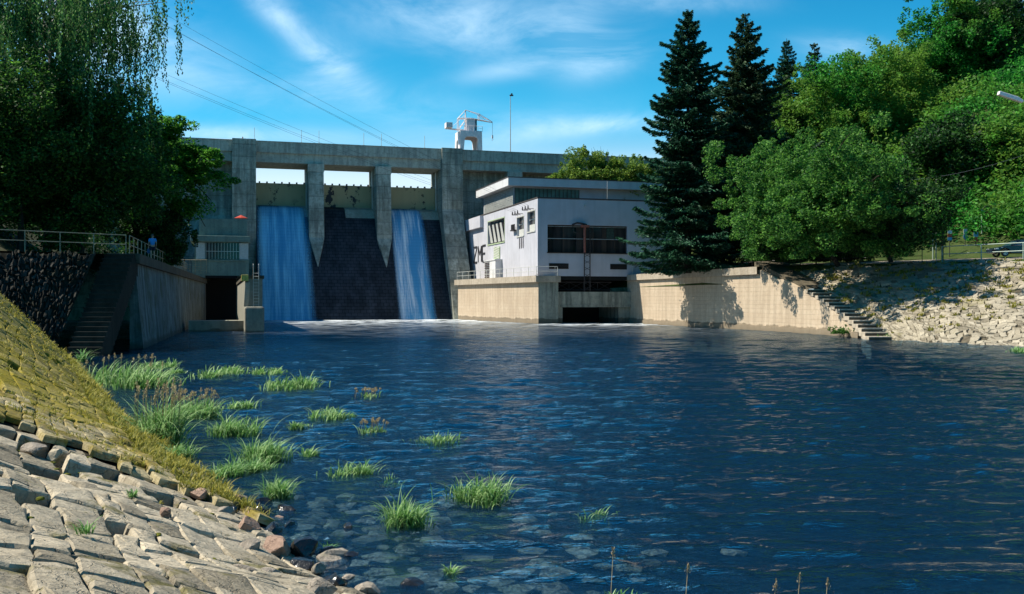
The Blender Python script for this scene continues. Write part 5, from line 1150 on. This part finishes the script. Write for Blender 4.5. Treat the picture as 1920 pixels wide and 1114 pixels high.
# maple with long boughs reaching over the channel
def boughs(label, loc, pts_, leafmat, seed):
    rs = np.random.RandomState(seed); root = thing('maple_tree', label, 'tree', loc); b = MB(); C = []; Rd = []
    hub = np.array([loc[0]+.5, loc[1], loc[2]+8.0]); b.tube([(loc[0], loc[1], loc[2]-.3), (loc[0]+.3, loc[1], loc[2]+4), tuple(hub), (hub[0]+.5, hub[1], hub[2]+6)], .32, 8, .12)
    for (px, py, D, n, sp) in pts_:
        e = np.array(WP(px, py, D)); limb(b, hub+[0, 0, rs.uniform(-2, 3)], e, .12, .03, rs, .05)
        for k in range(n):
            g_ = rs.uniform(.35, 1.05); p = hub+(e-hub)*g_; p[2] += .10*np.linalg.norm(e-hub)*math.sin(math.pi*min(1, g_)); C.append(p+rs.normal(size=3)*sp*(1.1-.4*g_)); Rd.append(rs.uniform(.45, 1.0))
    P = clumps(np.array(C), np.array(Rd), 190, rs, .55); V, Q = cards(P, .24, rs, up=.8); np_mesh('crown', V, Q, leafmat, root); b.build('trunk', M['bark'], root)
l = at(262, 82, LZ)
boughs('bright green tree with boughs reaching over the channel in front of the dam', l, [(330, 245, 82, 34, .8), (385, 285, 82, 26, .7), (412, 300, 81, 18, .5), (372, 330, 81, 26, .7), (425, 345, 82, 17, .45), (395, 375, 82, 14, .45), (385, 425, 82, 10, .35), (300, 290, 81, 34, .9), (320, 350, 80, 30, .8), (255, 255, 83, 30, .9), (340, 300, 84, 26, .8), (245, 330, 80, 28, .9), (345, 395, 82, 14, .5), (215, 290, 82, 26, .9), (280, 240, 83, 24, .8), (270, 370, 79, 20, .8)], M['lf_maple'], 91)
# broad woodland behind the left bank and the left dam end
rs = np.random.RandomState(78); C = []; Rd = []
for k in range(380):
    D = rs.uniform(88, 140); px = rs.uniform(-120, 330); x = (px-960)/F*D
    C.append((x-3, D, rs.uniform(6, 12.5)+ (rs.uniform(0, 3) if px < 200 else 0))); Rd.append(rs.uniform(1.2, 2.4))
C = np.array(C); wl = DL((-8, 0, 0)); keep = C[:, 0] < (-24.5-(C[:, 1]-60)*.296-8); C = C[keep]; Rd = np.array(Rd)[keep]
P = clumps(C, Rd, 170, rs, .9); V, Q = cards(P, .34, rs); o = np_mesh('woodland', V, Q, M['lf_dark'], None, (-50, 110, 12)); tag(o, 'dark woodland behind the trees of the left bank', 'woodland', None, 'stuff')

# ------------------------------------------------------------------ rocks and water grass
def rock(b, c, s, rs, sub=2, cuts=9, flat=1.0):
    me = bpy.data.meshes.new('tmp')
    import bmesh
    bm = bmesh.new(); bmesh.ops.create_icosphere(bm, subdivisions=sub, radius=1); vs = [v.co.copy() for v in bm.verts]; fs = [tuple(v.index for v in f.verts) for f in bm.faces]; bm.free(); bpy.data.meshes.remove(me)
    for _ in range(cuts):
        n = Vector(rs.normal(size=3)).normalized(); d = rs.uniform(.45, .8)
        for i, v in enumerate(vs):
            e = v.dot(n)-d
            if e > 0: vs[i] = v-n*e
    a = rs.uniform(0, 6.28); ca, sa = math.cos(a), math.sin(a)
    vs = [(c[0]+(v.x*s[0]*ca-v.y*s[1]*sa), c[1]+(v.x*s[0]*sa+v.y*s[1]*ca), c[2]+v.z*s[2]+.01*rs.normal()*s[2]) for v in vs]
    b.add(vs, fs)
def gpt(px, py, z): D = (CZ-z)*F/(py-HOR); return ((px-960)/F*D, D, z)
rs = np.random.RandomState(9)
RK = [(520, 1030, .10, .30, 'rockred', 'large reddish brown rock at the water edge below the stone bank'), (470, 990, .15, .26, 'rockred', 'flat reddish rock at the tip of the paved bank'), (468, 1030, .2, .2, 'rock', 'pale broken rock left of the large reddish rock'),
      (560, 1060, .02, .2, 'rockwet', 'dark wet rock touching the water right of the large reddish rock'), (455, 1075, .3, .26, 'rock', 'split pale rock on the near water edge'), (500, 1090, .2, .25, 'rock', 'tan rock near the bottom edge of the photo'), (565, 1100, .08, .22, 'rock', 'mossy round rock at the bottom edge'),
      (530, 1108, .15, .2, 'rock', 'small pale rock in front of the mossy round rock'), (651, 988, .0, .11, 'rockwet', 'single black wet rock standing out of the shallow water'), (612, 1035, .0, .13, 'rockwet', 'low wet rock just breaking the surface near the grass sprig'), (660, 1042, .0, .10, 'rockwet', 'small brown wet rock with a lit top in the shallows'),
      (632, 1100, .02, .2, 'rockwet', 'dark mossy rock at the water line by the bottom edge'), (690, 1112, -.02, .22, 'rock', 'tan flat rock at the lower water line'), (600, 1068, .02, .12, 'rock', 'small grey rock between wet rocks on the shore'), (310, 965, .62, .15, 'rockred', 'pinkish angular rock lying on the stone paving'), (62, 845, 1.05, .22, 'rock', 'grey angular boulder in the washed out hollow'), (102, 852, 1.0, .16, 'stone', 'square loose block beside the grey boulder'),
      (425, 960, .2, .2, 'rock', 'dark edged slab under the end of the mossy bank'), (800, 1095, -.07, .22, 'bedstone', 'flat orange brown stone just under the water near the bottom')]
for i, (px, py, z, s, mt, lab) in enumerate(RK):
    c = gpt(px, py, z); b = MB(); fl = .35 if mt == 'bedstone' else .62; rock(b, c, (s, s*rs.uniform(.65, .95), s*fl*rs.uniform(.8, 1.1)), rs, 3, 12)
    tag(b.build('rock', M[mt], loc=c), lab, 'rock')
for k in range(46):
    t = rs.uniform(TS1-9, TS1+1.5) if k < 38 else rs.uniform(TS1+2, TS1+14); d = rs.normal()*.28-.12; p = toe_pt(t); n = toe_n(t); x, y = p[0]+n.x*d, p[1]+n.y*d; s_ = rs.uniform(.09, .24)
    b = MB(); rock(b, (x, y, max(-.08, d*.39)+s_*.1), (s_, s_*rs.uniform(.6, 1), s_*rs.uniform(.45, .8)), rs, 2, 11)
    tag(b.build('rock', M[('rock', 'rock', 'rockred', 'rockwet')[rs.randint(4)] if d > -.25 else 'rockwet'], loc=(x, y, 0)), 'small broken rock in the rubble along the near water edge of the paved bank', 'rock', 'rubble rocks along the near water edge')
b = MB()
for k in range(620):
    t = rs.uniform(8, 34); d = -abs(rs.normal())*2.6-.1; p = toe_pt(t); n = toe_n(t); x, y = p[0]+n.x*d, p[1]+n.y*d; dd = -d; z = (-.12-.12*dd) if dd < 3 else -.48-.11*(dd-3); s = rs.uniform(.08, .34)
    rock(b, (x, y, z-.01), (s, s*rs.uniform(.6, 1), s*.28), rs, 1, 4)
o = b.build('riverbed_stones', M['bedstone']); tag(o, 'flat brown stones on the shallow riverbed seen through the water', 'stones', None, 'stuff')
def blades(c, w, h, n, rs, bw, flow=.25, depth=None):
    k = max(1, int(w*h*9)+3 if n > 60 else 1); k = min(k, 14); dp_ = .7 if depth is None else depth
    sa = rs.uniform(0, 6.28, k); sr = np.sqrt(rs.uniform(0, 1, k))*w*.40; sh_ = rs.uniform(.55, 1.1, k)
    if k == 1: sr[:] = 0; sh_[:] = 1
    idx = rs.randint(k, size=n); a = rs.uniform(0, 6.28, n); r = np.abs(rs.normal(size=n))*w*(.14 if k > 1 else .3)
    bx = c[0]+np.cos(sa[idx])*sr[idx]+np.cos(a)*r; by = c[1]+(np.sin(sa[idx])*sr[idx]+np.sin(a)*r)*dp_; hh = h*sh_[idx]*rs.uniform(.4, 1.2, n)
    az = a+rs.normal(size=n)*.8; ln = rs.uniform(.1, 1.5, n); dx = np.cos(az)*ln+flow*rs.uniform(0, .9, n); dy = np.sin(az)*ln
    sx = -np.sin(az)*bw; sy = np.cos(az)*bw; curl = rs.uniform(.25, .85, n); V = []
    segs = 6
    for q in range(segs+1):
        f = q/segs; lean = f**1.6*hh*.75; zz = c[2]-.05+hh*(f*1.2-curl*f**2.6); x = bx+dx*lean; y = by+dy*lean; ww = (math.sin(math.pi*min(1, .25+f*.75)))*1.0+.08
        V.append(np.stack([np.stack([x-sx*ww, y-sy*ww, zz], 1), np.stack([x+sx*ww, y+sy*ww, zz], 1)], 1))
    V = np.stack(V, 1).reshape(-1, 3); m = 2*(segs+1); base = np.arange(n)*m
    Q = np.concatenate([np.stack([base+2*q, base+2*q+1, base+2*q+3, base+2*q+2], 1) for q in range(segs)]); return V, Q
TF = [(240, 722, 150, 58, 420, 1, 'largest bed of water grass with pale seed heads below the left stairs'), (415, 703, 95, 27, 200, 0, 'low grass tuft in the water right of the largest bed'), (545, 727, 95, 38, 220, 0, 'rounded grass tuft farthest out below the waterfall'), (505, 700, 60, 22, 90, 0, 'thin strip of water grass behind the rounded far tuft'),
      (300, 832, 88, 118, 380, 2, 'tall reed clump with brown seed heads at the mossy bank'), (365, 782, 90, 52, 260, 2, 'reed clump with a few brown heads right of the tall clump'), (440, 815, 90, 55, 240, 0, 'green grass clump between the tall reeds and the open water'), (512, 864, 105, 66, 340, 0, 'dense drooping grass clump in mid shallows'),
      (410, 890, 100, 45, 260, 0, 'wide low grass clump beside the bank below the dense clump'), (520, 930, 70, 52, 200, 0, 'small round grass clump nearest the paved bank tip'), (620, 785, 85, 32, 150, 0, 'flattened grass patch right of the brown seeded reeds'), (652, 888, 88, 44, 150, 0, 'loose grass clump in open shallow water'),
      (800, 832, 105, 32, 150, 0, 'pale grass patch lying in the current furthest right of the far group'), (760, 985, 92, 80, 240, 0, 'bushy grass clump standing nearest in the middle shallows'), (895, 940, 105, 66, 280, 0, 'large grass clump bent by the current right of the bushy clump'), (1110, 972, 105, 24, 50, 0, 'sparse drowned grass patch furthest right'),
      (330, 700, 30, 20, 50, 0, 'tiny grass tuft between the largest bed and the low tuft'), (700, 810, 60, 26, 40, 1, 'thin scattered stalks with pale heads in mid water'), (690, 745, 50, 18, 25, 1, 'few thin seed stalks far out in the water'), (615, 1030, 18, 26, 25, 0, 'small green sprig among the wet rocks'), (845, 1075, 22, 34, 22, 0, 'small sprig alone in the near shallows'),
      (1160, 1135, 55, 50, 40, 0, 'few long blades rising at the bottom edge'), (340, 862, 50, 62, 130, 0, 'yellow green grass clump on the bank toe'), (1900, 660, 60, 18, 120, 0, 'low green plants at the water line of the right bank'), (155, 678, 22, 36, 40, 0, 'pale leafy plant by the foot of the left stairs'), (460, 765, 70, 24, 110, 0, 'loose grass between the low tuft and the brown seeded reeds'), (560, 800, 60, 22, 70, 0, 'thin grass left of the flattened patch'), (300, 690, 60, 24, 130, 0, 'low fringe of grass right of the largest bed'), (590, 850, 55, 26, 60, 0, 'sparse grass left of the loose open clump'), (480, 880, 60, 34, 110, 0, 'short grass joining the dense and the wide clumps'), (730, 905, 60, 26, 40, 0, 'scattered blades above the bushy clump'), (1655, 636, 40, 16, 60, 0, 'small green plants beside the foot of the right steps')]
for i, (px, py, wp, hp, n, sd, lab) in enumerate(TF):
    rs = np.random.RandomState(200+i); c = gpt(px, py, 0.0); D = c[1]; w = wp/F*D; h = hp/F*D*.85
    root = thing('water_grass', lab, 'grass clump', c, 'grass clumps in the shallow water'); bw = max(.0075, D*.00048)
    V, Q = blades(c, w, h, int(n*2.3), rs, bw, .35, 1.0 if D < 30 else 1.6); np_mesh('blades', V, Q, M['reed'], root)
    if sd:
        ps = []; V2 = []
        m_ = 14 if sd == 1 else 34
        hx_ = c[0]+rs.uniform(-.5, .5, m_)*w; hy_ = c[1]+rs.uniform(-.5, .5, m_)*w*.5; hz_ = h*rs.uniform(.85, 1.25, m_)
        b = MB()
        for k in range(m_): b.tube([(hx_[k]-.05, hy_[k], 0), (hx_[k], hy_[k], hz_[k])], bw*.5, 3)
        b.build('stalks', M['seed'], root)
        P = np.repeat(np.stack([hx_, hy_, hz_], 1), 26, 0); f = rs.uniform(0, 1, len(P)); P[:, 2] -= f*h*.17; P[:, 0] += rs.normal(size=len(P))*.016*(.4+f)*D/20; P[:, 1] += rs.normal(size=len(P))*.03
        V, Q = cards(P, .012+.0011*D, rs, asp=.5, dirs=np.tile([0., 0, 1], (len(P), 1))); np_mesh('seed_heads', V, Q, M['seed'], root)
# foreground seed stalks at the bottom right
for i, (px, py, lab) in enumerate(((1290, 1060, 'lone brown grass stalk at the bottom edge right of centre'), (1455, 1090, 'short brown seed stalk at the bottom edge, left of a pair'), (1500, 1078, 'tallest pale seed stalk at the bottom edge'), (1552, 1088, 'pale seed stalk at the bottom edge furthest right'), (1150, 1030, 'thin brown seed stalk above the long blades'))):
    D = 9.0; x, _, z = WP(px, py, D); rs = np.random.RandomState(300+i); root = thing('grass_stalk', lab, 'grass stalk', (x, D, 0), 'seed stalks at the bottom edge')
    b = MB(); b.tube([(x-.04, D, -.3), (x-.02, D, z*.5), (x, D, z)], .003, 4); b.build('stem', M['seed'], root)
    P = np.tile([x, D, z], (40, 1)); f = rs.uniform(0, 1, 40); P[:, 2] -= f*.10-.02; P[:, 0] += rs.normal(size=40)*.012*(.3+f); V, Q = cards(P, .022, rs, asp=.45, dirs=np.tile([0., 0, 1], (40, 1))); np_mesh('seed_head', V, Q, M['seed'], root)
# grass on the banks
rs = np.random.RandomState(401); Vs = []; Qs = []; nb = 0
for k in range(4200):
    t = TS1-4+rs.uniform(0, 1)**1.2*(TL-TS1+4); d = rs.uniform(.05, 6.5)
    if rs.uniform() < .35: d = rs.uniform(0, .9)
    if not is_upper(t, d): continue
    p = bank(t, d, .12); s = .05+.09*rs.uniform(); V, Q = blades((p[0], p[1], p[2]), .18, s*(1.7 if d < .9 else 1), 14, rs, .004+.00018*p[1], .1); Vs.append(V); Qs.append(Q+nb); nb += len(V)
for k in range(170):
    t = rs.uniform(9, TS1+4); d = rs.uniform(.1, 5); 
    if is_upper(t, d): continue
    p = bank(t, d, -.02); V, Q = blades((p[0], p[1], p[2]), .06, rs.uniform(.03, .075), 9, rs, .0035, 0); Vs.append(V); Qs.append(Q+nb); nb += len(V)
o = np_mesh('bank_grass', np.concatenate(Vs), np.concatenate(Qs), M['drygrass']); tag(o, 'yellow green grass growing between the stones of the left bank', 'grass', None, 'stuff')
Vs = []; Qs = []; nb = 0
for k in range(420):
    t = rs.uniform(1, 38); d = 17*rs.uniform(0, 1)**.45; p = rbank(t, d, .05); V, Q = blades((p[0], p[1], p[2]), .6, rs.uniform(.15, .4), 18, rs, .03, .1); Vs.append(V); Qs.append(Q+nb); nb += len(V)
o = np_mesh('bank_grass', np.concatenate(Vs), np.concatenate(Qs), M['drygrass']); tag(o, 'dry tufts of grass scattered over the right stone bank', 'grass', None, 'stuff')
for i, (px, py, z, lab) in enumerate(((250, 925, .75, 'small yellow green plant in a gap of the stone paving near the hollow'), (160, 990, 1.0, 'small leafy weed low on the near paving'), (405, 1085, .45, 'tiny weed between paving stones by the water'))):
    c = gpt(px, py, z); rs = np.random.RandomState(500+i); root = thing('weed', lab, 'weed', c, 'weeds in the stone paving'); V, Q = blades(c, .14, .13, 40, rs, .006, 0); np_mesh('leaves', V, Q, M['reed'], root)
M['moss'] = simple('moss_cushion', (.10, .105, .016), .95, .1, .5, 30, bump=.9)
rs = np.random.RandomState(611); b = MB()
for k in range(420):
    t = rs.uniform(8, TS1+3); d = 5.2*rs.uniform(0, 1)
    if is_upper(t, d) or mnoise.noise(Vector((t*.8, d*.9, 5))) < .02: continue
    p = bank(t, d, -.035); s_ = rs.uniform(.02, .05); rock(b, p, (s_*1.6, s_, s_*.5), rs, 2, 5)
tag(b.build('moss_cushions', M['moss'], smooth=True), 'dark olive moss cushions in the joints of the near stone paving', 'moss', None, 'stuff')
# small waterside bush beside the first steps of the right stair
l = (27.0, 80, .2); broadleaf('shrub', 'small green shrub at the foot of the sunlit wall beside the steps', 'shrub', (26.4, 78.5, 0), 1, .4, 1.2, .8, .45, 20, 90, .12, M['lf_willow'], 97, (.2, .35), tr=.03)
# tree out of frame on the left whose shade falls over the nearest stones
broadleaf('broadleaf_tree', 'leafy tree on the near left bank outside the view', 'tree', (-13.5, 3.5, 4.4), 8, 6.0, 2.6, 2.6, 2.4, 60, 150, .16, M['lf_dark'], 98, (.4, .9), tr=.2)
